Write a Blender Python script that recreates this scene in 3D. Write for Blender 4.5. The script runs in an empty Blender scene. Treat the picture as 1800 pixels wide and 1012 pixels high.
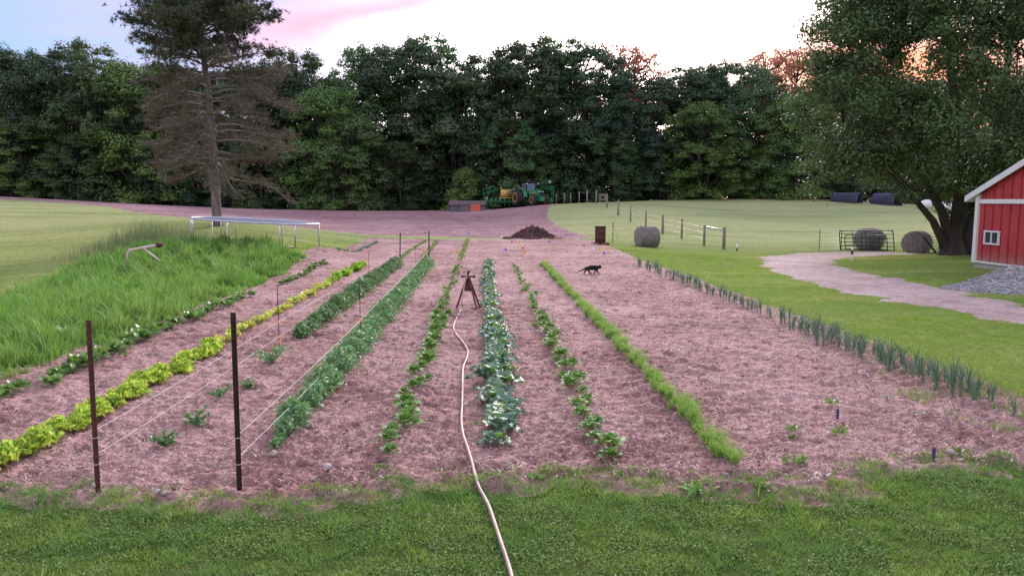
import bpy, math, random
import numpy as np
from mathutils import Vector, Matrix, Euler
R = math.radians
rng = np.random.default_rng(7)
random.seed(7)
sc = bpy.context.scene
C = sc.collection
# ------------------------------------------------------------------ camera
CAMZ = 2.4; FPX = 1310.0
YAW = math.atan(53/FPX); PITCH = math.atan(154/FPX)
cam = bpy.data.cameras.new('camera'); camo = bpy.data.objects.new('camera', cam); C.objects.link(camo)
cam.sensor_width = 36; cam.lens = 36*FPX/1800; cam.clip_start = .05; cam.clip_end = 4000
camo.location = (0, 0, CAMZ); camo.rotation_euler = (math.pi/2-PITCH, 0, -YAW)
sc.camera = camo
# ------------------------------------------------------------------ world and light
SUN_AZ, SUN_EL = R(16), R(26)
w = bpy.data.worlds.new('World'); sc.world = w; w.use_nodes = True
nt = w.node_tree; nt.nodes.clear()
class NT:
    def __init__(s, t): s.t = t
    def n(s, ty, **k):
        q = s.t.nodes.new(ty)
        for a, v in k.items():
            if a == 'inp':
                for i, x in v.items():
                    if isinstance(x, bpy.types.NodeSocket): s.t.links.new(x, q.inputs[i])
                    else: q.inputs[i].default_value = x
            else: setattr(q, a, v)
        return q
    def m(s, op, a, b=0.0, c=0.0, clamp=False):
        q = s.t.nodes.new('ShaderNodeMath'); q.operation = op; q.use_clamp = clamp
        for i, x in enumerate((a, b, c)):
            if isinstance(x, bpy.types.NodeSocket): s.t.links.new(x, q.inputs[i])
            else: q.inputs[i].default_value = x
        return q.outputs[0]
    def mix(s, f, a, b, blend='MIX'):
        q = s.t.nodes.new('ShaderNodeMix'); q.data_type = 'RGBA'; q.blend_type = blend
        for i, x in ((0, f), (6, a), (7, b)):
            if isinstance(x, bpy.types.NodeSocket): s.t.links.new(x, q.inputs[i])
            else: q.inputs[i].default_value = x if i == 0 else (*x, 1)
        return q.outputs[2]
    def ramp(s, f, stops, interp='LINEAR'):
        q = s.t.nodes.new('ShaderNodeValToRGB'); q.color_ramp.interpolation = interp
        e = q.color_ramp.elements
        while len(e) < len(stops): e.new(.5)
        for i, (p, c) in enumerate(stops): e[i].position = p; e[i].color = (*c, 1) if len(c) == 3 else c
        s.t.links.new(f, q.inputs[0]); return q.outputs[0]
    def noise(s, vec, scale, detail=4, rough=.55, dist=0):
        q = s.t.nodes.new('ShaderNodeTexNoise'); s.t.links.new(vec, q.inputs['Vector'])
        q.inputs['Scale'].default_value = scale; q.inputs['Detail'].default_value = detail
        q.inputs['Roughness'].default_value = rough; q.inputs['Distortion'].default_value = dist
        return q.outputs[0]
    def maprange(s, v, a, b, c=0., d=1.):
        q = s.t.nodes.new('ShaderNodeMapRange'); s.t.links.new(v, q.inputs[0])
        for i, x in enumerate((a, b, c, d)): q.inputs[i+1].default_value = x
        return q.outputs[0]
W = NT(nt)
sky = W.n('ShaderNodeTexSky', sky_type='NISHITA', sun_disc=False, sun_elevation=R(3), sun_rotation=SUN_AZ)
bg1 = W.n('ShaderNodeBackground', inp={0: sky.outputs[0], 1: .03})
tc = W.n('ShaderNodeTexCoord').outputs['Generated']
sx = W.n('ShaderNodeSeparateXYZ', inp={0: tc})
dx, dy, dz = sx.outputs
az = W.m('ARCTAN2', dx, dy); el = W.m('ARCSINE', dz)
s0 = (math.sin(R(13))*math.cos(R(7)), math.cos(R(13))*math.cos(R(7)), math.sin(R(7)))
dot = W.n('ShaderNodeVectorMath', operation='DOT_PRODUCT', inp={0: tc, 1: s0}).outputs['Value']
ang = W.m('MULTIPLY', W.m('ARCCOSINE', dot), 180/math.pi/90)          # 0..2 for 0..180 deg
cv = W.n('ShaderNodeCombineXYZ', inp={0: az, 1: W.m('MULTIPLY', el, 4.5), 2: 0.3}).outputs[0]
nz = W.noise(cv, 3.2, 5, .6, .4)
angn = W.m('ADD', ang, W.m('MULTIPLY', W.m('SUBTRACT', nz, .5), .10))
base = W.ramp(W.m('MULTIPLY', angn, .5), [(0, (.85, .75, .74)), (.06, (.75, .69, .69)), (.105, (.44, .40, .43)),
      (.14, (.175, .165, .22)), (.18, (.074, .098, .160)), (.28, (.056, .098, .160)), (.45, (.145, .155, .205)), (.7, (.198, .188, .222)), (1, (.178, .170, .198))])
# soft lavender cloud bands away from the glow
bands = W.maprange(W.noise(cv, 2.1, 4, .55, .6), .45, .68)
away = W.maprange(ang, .25, .42)
col = W.mix(W.m('MULTIPLY', bands, W.m('MULTIPLY', away, .65)), base, (.125, .10, .165))
# pink streak
t = W.m('SUBTRACT', el, W.m('ADD', R(15.6), W.m('MULTIPLY', az, .26)))
t = W.m('ADD', t, W.m('MULTIPLY', W.m('SUBTRACT', nz, .5), .03))
st = W.m('EXPONENT', W.m('MULTIPLY', W.m('POWER', W.m('ABSOLUTE', W.m('DIVIDE', t, R(1.3))), 2.0), -1.0))
lim = W.m('MULTIPLY', W.maprange(az, R(-21), R(-13)), W.maprange(az, R(5), R(-2)))
col = W.mix(W.m('MULTIPLY', W.m('MULTIPLY', st, lim), .9), col, (.190, .080, .112))
t2 = W.m('SUBTRACT', t, R(2.2))
st2 = W.m('EXPONENT', W.m('MULTIPLY', W.m('POWER', W.m('ABSOLUTE', W.m('DIVIDE', t2, R(1.3))), 2.0), -1.0))
col = W.mix(W.m('MULTIPLY', W.m('MULTIPLY', st2, W.m('MULTIPLY', W.maprange(az, R(-26), R(-14)), W.maprange(az, R(0), R(-8)))), .6), col, (.10, .085, .165))
# faint pink cloud wisps in the bright part, low down
wn = W.maprange(W.noise(cv, 4.3, 5, .6, .8), .60, .72)
wl = W.m('MULTIPLY', W.maprange(el, R(14.5), R(11)), W.maprange(el, R(6), R(9)))
col = W.mix(W.m('MULTIPLY', W.m('MULTIPLY', wn, wl), .85), col, (.235, .19, .215))
# orange glow low on the right
gd = W.n('ShaderNodeVectorMath', operation='DOT_PRODUCT', inp={0: tc, 1: (math.sin(R(29))*math.cos(R(8)), math.cos(R(29))*math.cos(R(8)), math.sin(R(8)))}).outputs['Value']
ga = W.m('MULTIPLY', W.m('ARCCOSINE', gd), 180/math.pi)
gl = W.m('MULTIPLY', W.maprange(ga, 14, 5), W.maprange(el, R(14), R(9.5)))
col = W.mix(gl, col, (.27, .088, .062))
bg2 = W.n('ShaderNodeBackground', inp={0: col, 1: 4.0})
add = W.n('ShaderNodeAddShader', inp={0: bg1.outputs[0], 1: bg2.outputs[0]})
W.n('ShaderNodeOutputWorld', inp={0: add.outputs[0]})
sl = bpy.data.lights.new('sun', 'SUN'); slo = bpy.data.objects.new('sun', sl); C.objects.link(slo)
sl.energy = 3.6; sl.angle = R(24); sl.color = (1, .86, .86)
slo.rotation_euler = Vector((-math.sin(SUN_AZ)*math.cos(SUN_EL), -math.cos(SUN_AZ)*math.cos(SUN_EL), -math.sin(SUN_EL))).to_track_quat('-Z', 'Y').to_euler()
slo.location = (30, 60, 60)
vs = sc.view_settings; sc.display_settings.display_device = 'sRGB'
vs.view_transform = 'Standard'; vs.look = 'None'; vs.gamma = 1; vs.exposure = .62; vs.use_curve_mapping = False
# ------------------------------------------------------------------ helpers
F_ = Vector((math.sin(YAW)*math.cos(PITCH), math.cos(YAW)*math.cos(PITCH), -math.sin(PITCH)))
R_ = Vector((math.cos(YAW), -math.sin(YAW), 0)); U_ = R_.cross(F_)
def ray(px, py): return (F_ + R_*((px-900)/FPX) + U_*((506-py)/FPX))
def at(px, py, D):                 # the point seen at a pixel of the photograph, D metres along the heading
    d = ray(px, py); hor = d.x*math.sin(YAW)+d.y*math.cos(YAW)
    return Vector((0, 0, CAMZ)) + d*(D/hor)
def gp(px, py, z=0.0):
    d = ray(px, py); k = (z-CAMZ)/d.z; return Vector((d.x*k, d.y*k, z))
# terrain height from surveyed points
ctrl = []
for y in (-30, 0, 5, 10, 17, 25, 34, 43):
    for x in (-6.5, 0, 6.5): ctrl.append((x, y, 0))
for x, y in ((-12, 3), (12, 3), (-10, 10), (12, 10), (14, 18), (-25, 5), (30, 5), (-30, -30), (30, -30)): ctrl.append((x, y, 0.0))
for px, py, D in [(0,520,20.5),(100,450,33),(0,400,45),(0,350,72),(300,386,45),(380,396,40),(558,436,30),(440,432,30.5),(350,428,31),
    (640,411,47),(560,403,48),(330,381,50),(200,364,60),(0,348,75),(0,349,90),(300,363,85),(600,371,85),(780,371,85),(900,367,85),(960,360,85),
    (1040,357,86),(1150,352,90),(1350,348,90),(1470,353,86),(1600,361,85),(1800,366,85),(760,417,47),(900,421,45.5),(1060,431,40),(1140,434,43),(1275,436,45),
    (1200,421,48),(1100,386,60),(1040,361,72),(1450,441,44),(1640,447,38),(1350,400,60),(1350,371,75),(1600,398,60),(1711,470,26.4),(1790,519,18.7),
    (1340,465,30),(700,393,62),(850,392,63),(940,385,66),(500,385,64)]:
    p = at(px, py, D); ctrl.append((p.x, p.y, p.z))
for x, y, z in [(-90,85,3.2),(-60,110,1.0),(-20,112,.2),(20,112,.6),(60,112,1.6),(95,85,1.5),(110,110,1),(-110,110,1.5),(0,150,0),(-100,150,0),(100,150,0),(-50,40,1.2),(50,30,0),(70,50,.2),(-80,50,2.2),(60,0,0),(-60,0,.3),(0,-60,0),(100,-60,0),(-100,-60,0),(140,150,0),(-140,150,0)]:
    ctrl.append((x, y, z))
ctrl = np.array(ctrl)
def tps(r2): return r2*np.log(r2+1e-9)
_P = ctrl[:, :2]/50; n_ = len(_P)
_K = tps(((_P[:, None]-_P[None])**2).sum(-1)) + np.eye(n_)*2e-4
_A = np.zeros((n_+3, n_+3)); _A[:n_, :n_] = _K; _A[:n_, n_] = 1; _A[:n_, n_+1:] = _P; _A[n_, :n_] = 1; _A[n_+1:, :n_] = _P.T
_w = np.linalg.solve(_A, np.concatenate([ctrl[:, 2], [0, 0, 0]]))
def H(x, y):
    x = np.atleast_1d(np.asarray(x, float)); y = np.atleast_1d(np.asarray(y, float)); sh = x.shape
    q = np.stack([x.ravel(), y.ravel()], 1); rr = np.maximum(np.hypot(q[:, 0], q[:, 1]), 1e-6)
    k = np.minimum(1, 160/rr); qc = q*k[:, None]/50
    out = np.empty(len(q))
    for i in range(0, len(q), 40000):
        s = qc[i:i+40000]
        out[i:i+40000] = tps(((s[:, None]-_P[None])**2).sum(-1))@_w[:n_] + _w[n_] + s@_w[n_+1:]
    fl = np.clip((6.2-np.abs(q[:, 0]))/1.5, 0, 1)*np.clip((44-q[:, 1])/4, 0, 1)*np.clip(q[:, 1]/4, 0, 1)
    out = out*(1-fl)
    out = out*np.clip((260-rr)/120, 0, 1)
    return out.reshape(sh)
def h1(x, y): return float(H(x, y)[0])
def G(px, py):                     # where the view through a photo pixel meets the terrain
    d = ray(px, py); D = np.concatenate([np.arange(3, 60, .25), np.arange(60, 130, .5)])
    X = d.x/d.y*D; Z = CAMZ+d.z/d.y*D; g = H(X, D)
    i = np.argmax(Z <= g)
    if Z[i] > g[i]: i = len(D)-1
    return Vector((X[i], D[i], g[i]))
def on(px, D):                     # on the ground, D metres ahead in the column px
    p = at(px, 352, D); return Vector((p.x, p.y, h1(p.x, p.y)))
# vectorised gradient noise
_perm = rng.permutation(512); _gr = rng.normal(size=(512, 2)); _gr /= np.linalg.norm(_gr, axis=1)[:, None]
def pn(x, y):
    xi = np.floor(x).astype(int); yi = np.floor(y).astype(int); xf = x-xi; yf = y-yi
    u = xf*xf*xf*(xf*(xf*6-15)+10); v = yf*yf*yf*(yf*(yf*6-15)+10)
    def g(a, b, fx, fy):
        k = _perm[(_perm[a & 511]+b) & 511]; return _gr[k, 0]*fx+_gr[k, 1]*fy
    n00 = g(xi, yi, xf, yf); n10 = g(xi+1, yi, xf-1, yf); n01 = g(xi, yi+1, xf, yf-1); n11 = g(xi+1, yi+1, xf-1, yf-1)
    return (n00*(1-u)+n10*u)*(1-v)+(n01*(1-u)+n11*u)*v
def fbm(x, y, o=4, p=.5):
    s = 0; a = 1
    for i in range(o): s = s+a*pn(x*2**i+13*i, y*2**i+7*i); a *= p
    return s
def mesh(name, V, F, smooth=False, mats=(), mi=None):
    me = bpy.data.meshes.new(name); V = np.asarray(V, np.float32)
    if isinstance(F, np.ndarray):
        k = F.shape[1]; me.vertices.add(len(V)); me.vertices.foreach_set('co', V.ravel())
        me.loops.add(F.size); me.loops.foreach_set('vertex_index', F.astype(np.int32).ravel())
        me.polygons.add(len(F)); me.polygons.foreach_set('loop_start', np.arange(0, F.size, k, dtype=np.int32))
        me.polygons.foreach_set('loop_total', np.full(len(F), k, np.int32))
    else: me.from_pydata([tuple(v) for v in V.tolist()], [], F)
    for m in mats: me.materials.append(m)
    if mi is not None: me.polygons.foreach_set('material_index', np.asarray(mi, np.int32))
    if smooth: me.polygons.foreach_set('use_smooth', np.ones(len(me.polygons), bool))
    me.update(calc_edges=True); me.validate(); return me
def link(name, me, parent=None, loc=None, rot=None, scale=None):
    o = bpy.data.objects.new(name, me); C.objects.link(o)
    if parent is not None: o.parent = parent
    if loc is not None: o.location = loc
    if rot is not None: o.rotation_euler = rot
    if scale is not None: o.scale = scale if hasattr(scale, '__len__') else (scale,)*3
    return o
def tag(o, label=None, cat=None, group=None, kind=None):
    if label: o['label'] = label
    if cat: o['category'] = cat
    if group: o['group'] = group
    if kind: o['kind'] = kind
    return o
def thing(name, label, cat, loc=(0, 0, 0), rz=0, group=None, scale=1):
    o = bpy.data.objects.new(name, None); C.objects.link(o); o.empty_display_size = .1
    o.location = loc; o.rotation_euler = (0, 0, rz); o.scale = (scale,)*3
    return tag(o, label, cat, group)
def smooth(P, n=6):
    out = []
    for i in range(len(P)-1):
        p0, p1, p2, p3 = P[max(i-1, 0)], P[i], P[i+1], P[min(i+2, len(P)-1)]
        for k in range(n):
            t = k/n; out.append(.5*((2*p1)+(p2-p0)*t+(2*p0-5*p1+4*p2-p3)*t*t+(-p0+3*p1-3*p2+p3)*t**3))
    return out+[P[-1]]
class MB:
    def __init__(s): s.v = []; s.f = []
    def box(s, c, d, rot=None, taper=1):
        n = len(s.v); M = rot if rot is not None else Matrix.Identity(3)
        for z in (-1, 1):
            k = taper if z > 0 else 1
            for x, y in ((-1, -1), (1, -1), (1, 1), (-1, 1)):
                s.v.append(tuple(Vector(c)+M@Vector((x*d[0]/2*k, y*d[1]/2*k, z*d[2]/2))))
        s.f += [[n+i for i in q] for q in ((3, 2, 1, 0), (4, 5, 6, 7), (0, 1, 5, 4), (1, 2, 6, 5), (2, 3, 7, 6), (3, 0, 4, 7))]; return s
    def tube(s, pts, r, sides=8, cap=True, closed=False):
        pts = [Vector(p) for p in pts]; n = len(pts)
        rr = r if hasattr(r, '__len__') else [r]*n
        base = len(s.v); prev = None
        for i, p in enumerate(pts):
            if closed: d = pts[(i+1) % n]-pts[i-1]
            else: d = pts[min(i+1, n-1)]-pts[max(i-1, 0)]
            if d.length < 1e-9: d = Vector((0, 0, 1))
            d.normalize()
            if prev is None:
                a = d.orthogonal().normalized() if abs(d.z) < .9 else (Vector((1, 0, 0))-d*d.x).normalized()
            else:
                a = prev-d*prev.dot(d)
                a = a.normalized() if a.length > 1e-6 else d.orthogonal().normalized()
            prev = a; b = d.cross(a)
            for k in range(sides):
                t = 2*math.pi*k/sides; s.v.append(tuple(p+(a*math.cos(t)+b*math.sin(t))*rr[i]))
        for i in range(n if closed else n-1):
            for k in range(sides):
                j = (i+1) % n
                s.f.append([base+i*sides+k, base+i*sides+(k+1) % sides, base+j*sides+(k+1) % sides, base+j*sides+k])
        if cap and not closed:
            s.f.append([base+k for k in range(sides)][::-1]); s.f.append([base+(n-1)*sides+k for k in range(sides)])
        return s
    def bar(s, a, b, r, sides=6): return s.tube([a, b], r, sides)
    def disc(s, c, axis, prof, sides=20):      # lathe: prof = [(distance along the axis, radius)]
        ax = Vector(axis).normalized(); a = ax.orthogonal().normalized(); b = ax.cross(a); base = len(s.v); c = Vector(c)
        for t, r in prof:
            for k in range(sides):
                q = 2*math.pi*k/sides; s.v.append(tuple(c+ax*t+(a*math.cos(q)+b*math.sin(q))*r))
        for i in range(len(prof)-1):
            for k in range(sides):
                s.f.append([base+i*sides+k, base+i*sides+(k+1) % sides, base+(i+1)*sides+(k+1) % sides, base+(i+1)*sides+k])
        s.f.append([base+k for k in range(sides)][::-1]); s.f.append([base+(len(prof)-1)*sides+k for k in range(sides)])
        return s
    def poly(s, pts, thick, nrm):
        n = len(s.v); k = len(pts); nv = Vector(nrm)*thick
        for p in pts: s.v.append(tuple(Vector(p)))
        for p in pts: s.v.append(tuple(Vector(p)+nv))
        s.f.append(list(range(n, n+k))[::-1]); s.f.append(list(range(n+k, n+2*k)))
        for i in range(k): s.f.append([n+i, n+(i+1) % k, n+k+(i+1) % k, n+k+i])
        return s
    def me(s, name, mat, smooth=False): return mesh(name, np.array(s.v), s.f, smooth, (mat,))
    def build(s, name, mat, parent=None, smooth=False, loc=None, rot=None, bevel=0):
        o = link(name, s.me(name, mat, smooth), parent, loc, rot)
        if bevel:
            b = o.modifiers.new('bevel', 'BEVEL'); b.width = bevel; b.segments = 2; b.limit_method = 'ANGLE'
        return o
def copy_tree(root, loc, rz, label=None, group=None, scale=None):
    r = root.copy(); C.objects.link(r); r.location = loc; r.rotation_euler = (root.rotation_euler[0], root.rotation_euler[1], rz)
    if label: r['label'] = label
    if group: r['group'] = group
    if scale is not None: r.scale = scale if hasattr(scale, '__len__') else (scale,)*3
    for ch in list(root.children):
        c = ch.copy(); C.objects.link(c); c.parent = r
        for g in ch.children:
            d = g.copy(); C.objects.link(d); d.parent = c
    return r
def inpoly(x, y, P):
    P = np.asarray(P); ins = np.zeros(x.shape, bool); j = len(P)-1
    for i in range(len(P)):
        xi, yi = P[i]; xj, yj = P[j]
        c = ((yi > y) != (yj > y)) & (x < (xj-xi)*(y-yi)/(yj-yi+1e-12)+xi); ins ^= c; j = i
    return ins
def sdist(x, y, P):                # positive inside
    P = np.asarray(P, float); d = np.full(x.shape, 1e9); j = len(P)-1
    for i in range(len(P)):
        a = P[j]; e = P[i]-a; L = (e**2).sum()+1e-12
        t = np.clip(((x-a[0])*e[0]+(y-a[1])*e[1])/L, 0, 1)
        d = np.minimum(d, (x-a[0]-t*e[0])**2+(y-a[1]-t*e[1])**2); j = i
    d = np.sqrt(d); return np.where(inpoly(x, y, P), d, -d)
# ------------------------------------------------------------------ materials
def mat(name, build):
    m = bpy.data.materials.new(name); m.use_nodes = True; m.node_tree.nodes.clear(); T = NT(m.node_tree)
    sh = build(T); T.n('ShaderNodeOutputMaterial', inp={0: sh}); return m
def princ(T, col, rough=.6, metal=0, bump=None, bstr=.3, bdist=.02, spec=.5):
    p = T.n('ShaderNodeBsdfPrincipled')
    for i, x in (('Base Color', col), ('Roughness', rough), ('Metallic', metal), ('Specular IOR Level', spec)):
        if isinstance(x, bpy.types.NodeSocket): T.t.links.new(x, p.inputs[i])
        else: p.inputs[i].default_value = (*x, 1) if isinstance(x, tuple) else x
    if bump is not None:
        b = T.n('ShaderNodeBump', inp={'Height': bump, 'Strength': bstr, 'Distance': bdist}); T.t.links.new(b.outputs[0], p.inputs['Normal'])
    return p.outputs[0]
def simple(name, col, rough=.5, metal=0, var=.25, scale=8, dirt=None, dirtamt=.4, bstr=.15, bdist=.005, spec=.5):
    def b(T):
        v = T.n('ShaderNodeTexCoord').outputs['Object']; n = T.noise(v, scale, 5, .65)
        c = T.mix(T.maprange(n, .3, .7), tuple(x*(1-var) for x in col), tuple(min(1, x*(1+var)) for x in col))
        if dirt: c = T.mix(T.m('MULTIPLY', T.maprange(T.noise(v, scale*.45, 6, .7), .48, .65), dirtamt), c, dirt)
        return princ(T, c, rough, metal, T.noise(v, scale*5, 3), bstr, bdist, spec)
    return mat(name, b)
def leafmat(name, c1, c2, trans=.35, rough=.5, spec=.35, c3=None, tcol=None, big=None, var=.2):
    def b(T):
        rnd = T.n('ShaderNodeNewGeometry').outputs['Random Per Island']
        oi = T.n('ShaderNodeObjectInfo').outputs['Random']
        pos = T.n('ShaderNodeNewGeometry').outputs['Position']
        c = T.mix(rnd, c1, c2)
        if c3: c = T.mix(T.maprange(T.m('FRACT', T.m('MULTIPLY', rnd, 7.31)), .8, .95), c, c3)
        if big: c = T.mix(T.maprange(T.noise(pos, big[0], 3), .38, .62), c, big[1])
        k = T.m('ADD', 1-var, T.m('MULTIPLY', oi, 2*var))
        hs = T.n('ShaderNodeHueSaturation', inp={'Hue': T.m('ADD', .5-var*.08, T.m('MULTIPLY', T.m('FRACT', T.m('MULTIPLY', oi, 5.7)), var*.16)), 'Value': k, 'Color': c}); c = hs.outputs[0]
        p = princ(T, c, rough, 0, spec=spec)
        tr = T.n('ShaderNodeBsdfTranslucent', inp={0: T.mix(.5, c, tcol) if tcol else c})
        return T.n('ShaderNodeMixShader', inp={0: trans, 1: p, 2: tr.outputs[0]}).outputs[0]
    return mat(name, b)
def soil(name, dark, mid, light, sc_=1., gravel=False):
    def b(T):
        v = T.n('ShaderNodeNewGeometry').outputs['Position']
        big = T.noise(v, .35*sc_, 4, .6); n = T.noise(v, 3*sc_, 6, .65, .3); f = T.noise(v, 22*sc_, 5, .7); ff = T.noise(v, 90*sc_, 3, .7)
        c = T.mix(T.maprange(n, .34, .66), dark, mid)
        c = T.mix(T.m('MULTIPLY', T.maprange(big, .38, .66), .55), c, light)
        c = T.mix(T.m('MULTIPLY', T.maprange(f, .56, .72), .6), c, light)
        c = T.mix(T.m('MULTIPLY', T.maprange(f, .47, .34), .75), c, tuple(x*.5 for x in dark))
        st_ = T.noise(T.n('ShaderNodeVectorMath', operation='MULTIPLY', inp={0: v, 1: (2.2, 5.0, 1)}).outputs[0], 3.4*sc_, 5, .7, .8)
        c = T.mix(T.m('MULTIPLY', T.maprange(st_, .56, .68), .5), c, tuple(x*.62 for x in dark))
        c = T.mix(T.m('MULTIPLY', T.maprange(st_, .44, .33), .55), c, tuple(min(1, x*1.15) for x in light))
        vo = T.n('ShaderNodeTexVoronoi', feature='F1', inp={'Vector': v, 'Scale': 26*sc_})
        spk = T.maprange(vo.outputs['Distance'], .2, .12)
        rs = T.n('ShaderNodeSeparateColor', inp={0: vo.outputs['Color']}).outputs[0]
        c = T.mix(T.m('MULTIPLY', spk, T.maprange(rs, .80, .86, 0, .75)), c, tuple(min(1, x*1.7) for x in light))
        dk = T.noise(v, .8*sc_, 5, .65, .5); c = T.mix(T.m('MULTIPLY', T.maprange(dk, .55, .68), .45), c, tuple(x*.8 for x in dark))
        h = T.m('ADD', T.m('ADD', n, T.m('MULTIPLY', f, .5)), T.m('MULTIPLY', ff, .15))
        return princ(T, c, .95, 0, h, .9, .035, .2)
    return mat(name, b)
M = {}
M['soil'] = soil('tilled_soil', (.15, .073, .066), (.365, .206, .188), (.60, .395, .365))
M['field'] = soil('field_soil', (.22, .115, .118), (.37, .205, .21), (.50, .31, .315), .6)
M['heap'] = soil('heap_soil', (.085, .043, .04), (.16, .085, .08), (.24, .14, .13), 1.5)
M['drive'] = soil('gravel_track', (.24, .17, .155), (.42, .315, .295), (.56, .45, .43), 1.2)
M['gravel'] = soil('crushed_stone', (.24, .235, .24), (.42, .41, .42), (.58, .57, .58), 1.)
def grassground(T):
    g = T.n('ShaderNodeNewGeometry').outputs['Position']; sp = T.n('ShaderNodeSeparateXYZ', inp={0: g}); 
    n = T.noise(g, .09, 4, .6, .3); m_ = T.noise(g, .5, 5, .65); f = T.noise(g, 9, 5, .7)
    mp = T.n('ShaderNodeVectorMath', operation='MULTIPLY', inp={0: g, 1: (.06, .5, 1)}).outputs[0]
    strk = T.noise(mp, 1.0, 5, .6, .4)
    c = T.mix(T.maprange(n, .35, .65), (.13, .235, .03), (.22, .31, .055))
    c = T.mix(T.maprange(m_, .42, .72, 0, .6), c, (.29, .31, .11)); m3 = T.noise(g, 2.3, 5, .7); c = T.mix(T.maprange(m3, .50, .68, 0, .55), c, (.10, .17, .03)); c = T.mix(T.maprange(m3, .46, .34, 0, .45), c, (.40, .40, .20))
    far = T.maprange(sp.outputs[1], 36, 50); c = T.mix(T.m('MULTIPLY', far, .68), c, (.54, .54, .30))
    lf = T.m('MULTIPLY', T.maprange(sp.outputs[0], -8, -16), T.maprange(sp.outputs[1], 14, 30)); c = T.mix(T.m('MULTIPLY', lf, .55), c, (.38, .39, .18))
    c = T.mix(T.maprange(strk, .48, .68, 0, .6), c, (.19, .25, .09))
    c = T.mix(T.maprange(strk, .50, .34, 0, .4), c, (.46, .44, .20))
    c = T.mix(T.maprange(f, .52, .36, 0, .6), c, (.075, .105, .028))
    nr = T.m('MULTIPLY', T.maprange(sp.outputs[1], 7.2, 6.4), .8); c = T.mix(nr, c, (.045, .06, .02))
    return princ(T, c, 1, 0, T.noise(g, 18, 5, .7), .8, .05, .0)
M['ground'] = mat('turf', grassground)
M['blade'] = leafmat('lawn_blade', (.09, .19, .03), (.31, .44, .09), .38, .5, .2, (.46, .50, .26), (.3, .4, .05), (1.6, (.10, .24, .07)))
M['clover'] = leafmat('clover_leaf', (.045, .12, .03), (.24, .38, .10), .3, .65, .12, (.38, .48, .2), (.3, .4, .05))
M['bladefar'] = leafmat('pasture_blade', (.16, .26, .045), (.31, .39, .09), .4, .8, .0, (.52, .50, .25), (.35, .45, .08), (.3, (.27, .35, .09)))
M['tall'] = leafmat('tall_grass_blade', (.10, .20, .045), (.29, .41, .11), .35, .5, .25, (.36, .46, .16), (.32, .5, .05), (.7, (.13, .29, .06)))
M['seed'] = leafmat('seed_stalk', (.16, .25, .10), (.24, .29, .14), .3, .6, .2)
M['straw'] = leafmat('straw', (.34, .26, .20), (.66, .56, .50), .2, .7, .2)
M['kale'] = leafmat('kale_leaf', (.10, .21, .14), (.23, .34, .26), .2, .55, .25, (.13, .27, .08), (.2, .4, .06))
M['kaleg'] = leafmat('kale_leaf_green', (.10, .24, .045), (.15, .31, .07), .35, .4, .5, None, (.25, .45, .05))
M['chard'] = leafmat('beet_leaf', (.085, .20, .035), (.18, .32, .08), .3, .6, .22, (.19, .34, .11), (.2, .4, .05))
M['stemred'] = simple('red_stem', (.22, .035, .05), .5)
M['lettuce'] = leafmat('lettuce_leaf', (.36, .56, .05), (.58, .74, .15), .4, .7, .1, (.70, .82, .32), (.65, .8, .1))
M['lettuceg'] = leafmat('lettuce_leaf_green', (.25, .48, .04), (.36, .6, .07), .4, .45, .4, None, (.5, .7, .1))
M['lettucey'] = leafmat('young_lettuce_leaf', (.52, .60, .08), (.68, .72, .20), .35, .5, .4, (.78, .80, .38))
M['pea'] = leafmat('pea_leaf', (.10, .23, .085), (.21, .36, .16), .25, .5, .4, (.32, .46, .28), (.2, .4, .08))
M['carrot'] = leafmat('carrot_top', (.17, .33, .05), (.36, .54, .14), .35, .6, .2, None, (.3, .5, .08))
M['onion'] = leafmat('onion_leaf', (.11, .21, .13), (.21, .31, .20), .15, .4, .5)
M['weed'] = leafmat('weed_leaf', (.12, .26, .04), (.24, .36, .09), .3, .5, .4)
M['potato'] = leafmat('potato_leaf', (.085, .20, .035), (.17, .30, .07), .3, .42, .5, (.26, .38, .18), (.2, .4, .05))
M['tree0'] = leafmat('oak_leaves', (.050, .100, .050), (.105, .175, .082), .22, .5, .3, (.11, .17, .075), (.06, .1, .02), (.25, (.05, .095, .06)), .38)
M['tree1'] = leafmat('ash_leaves', (.055, .118, .042), (.115, .195, .068), .25, .5, .3, (.13, .20, .065), (.08, .13, .02), (.25, (.055, .12, .05)), .36)
M['tree2'] = leafmat('fresh_leaves', (.075, .155, .040), (.155, .255, .068), .28, .5, .3, (.18, .27, .08), (.1, .16, .02), None, .2)
M['thin'] = leafmat('glow_tinted_leaves', (.16, .09, .05), (.30, .15, .09), .6, .5, .3, None, (.75, .3, .2))  # sunset glow through the far crowns, painted in as a salmon leaf colour
M['maple'] = leafmat('maple_leaves', (.048, .10, .036), (.125, .205, .075), .3, .5, .3, (.18, .26, .10), (.1, .13, .03))
M['pineg'] = leafmat('green_needles', (.045, .065, .035), (.085, .11, .055), .12, .6, .3)
M['pineb'] = leafmat('brown_needles', (.095, .078, .058), (.17, .135, .10), .12, .7, .2, (.09, .105, .055))
def bark(name, a, b_, s=6):
    def f(T):
        v = T.n('ShaderNodeTexCoord').outputs['Object']; v2 = T.n('ShaderNodeVectorMath', operation='MULTIPLY', inp={0: v, 1: (1, 1, .25)}).outputs[0]
        n = T.noise(v2, s, 6, .7, .6); return princ(T, T.mix(T.maprange(n, .35, .65), a, b_), .9, 0, n, 1, .04, .2)
    return mat(name, f)
M['bark'] = bark('dark_bark', (.035, .028, .024), (.085, .07, .062))
M['barkpine'] = bark('pine_bark', (.11, .088, .09), (.26, .21, .21), 5)
M['barkdead'] = bark('dead_branch_bark', (.20, .17, .165), (.34, .30, .30), 9)
M['post'] = bark('weathered_post_wood', (.17, .15, .14), (.34, .31, .29), 9)
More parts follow.
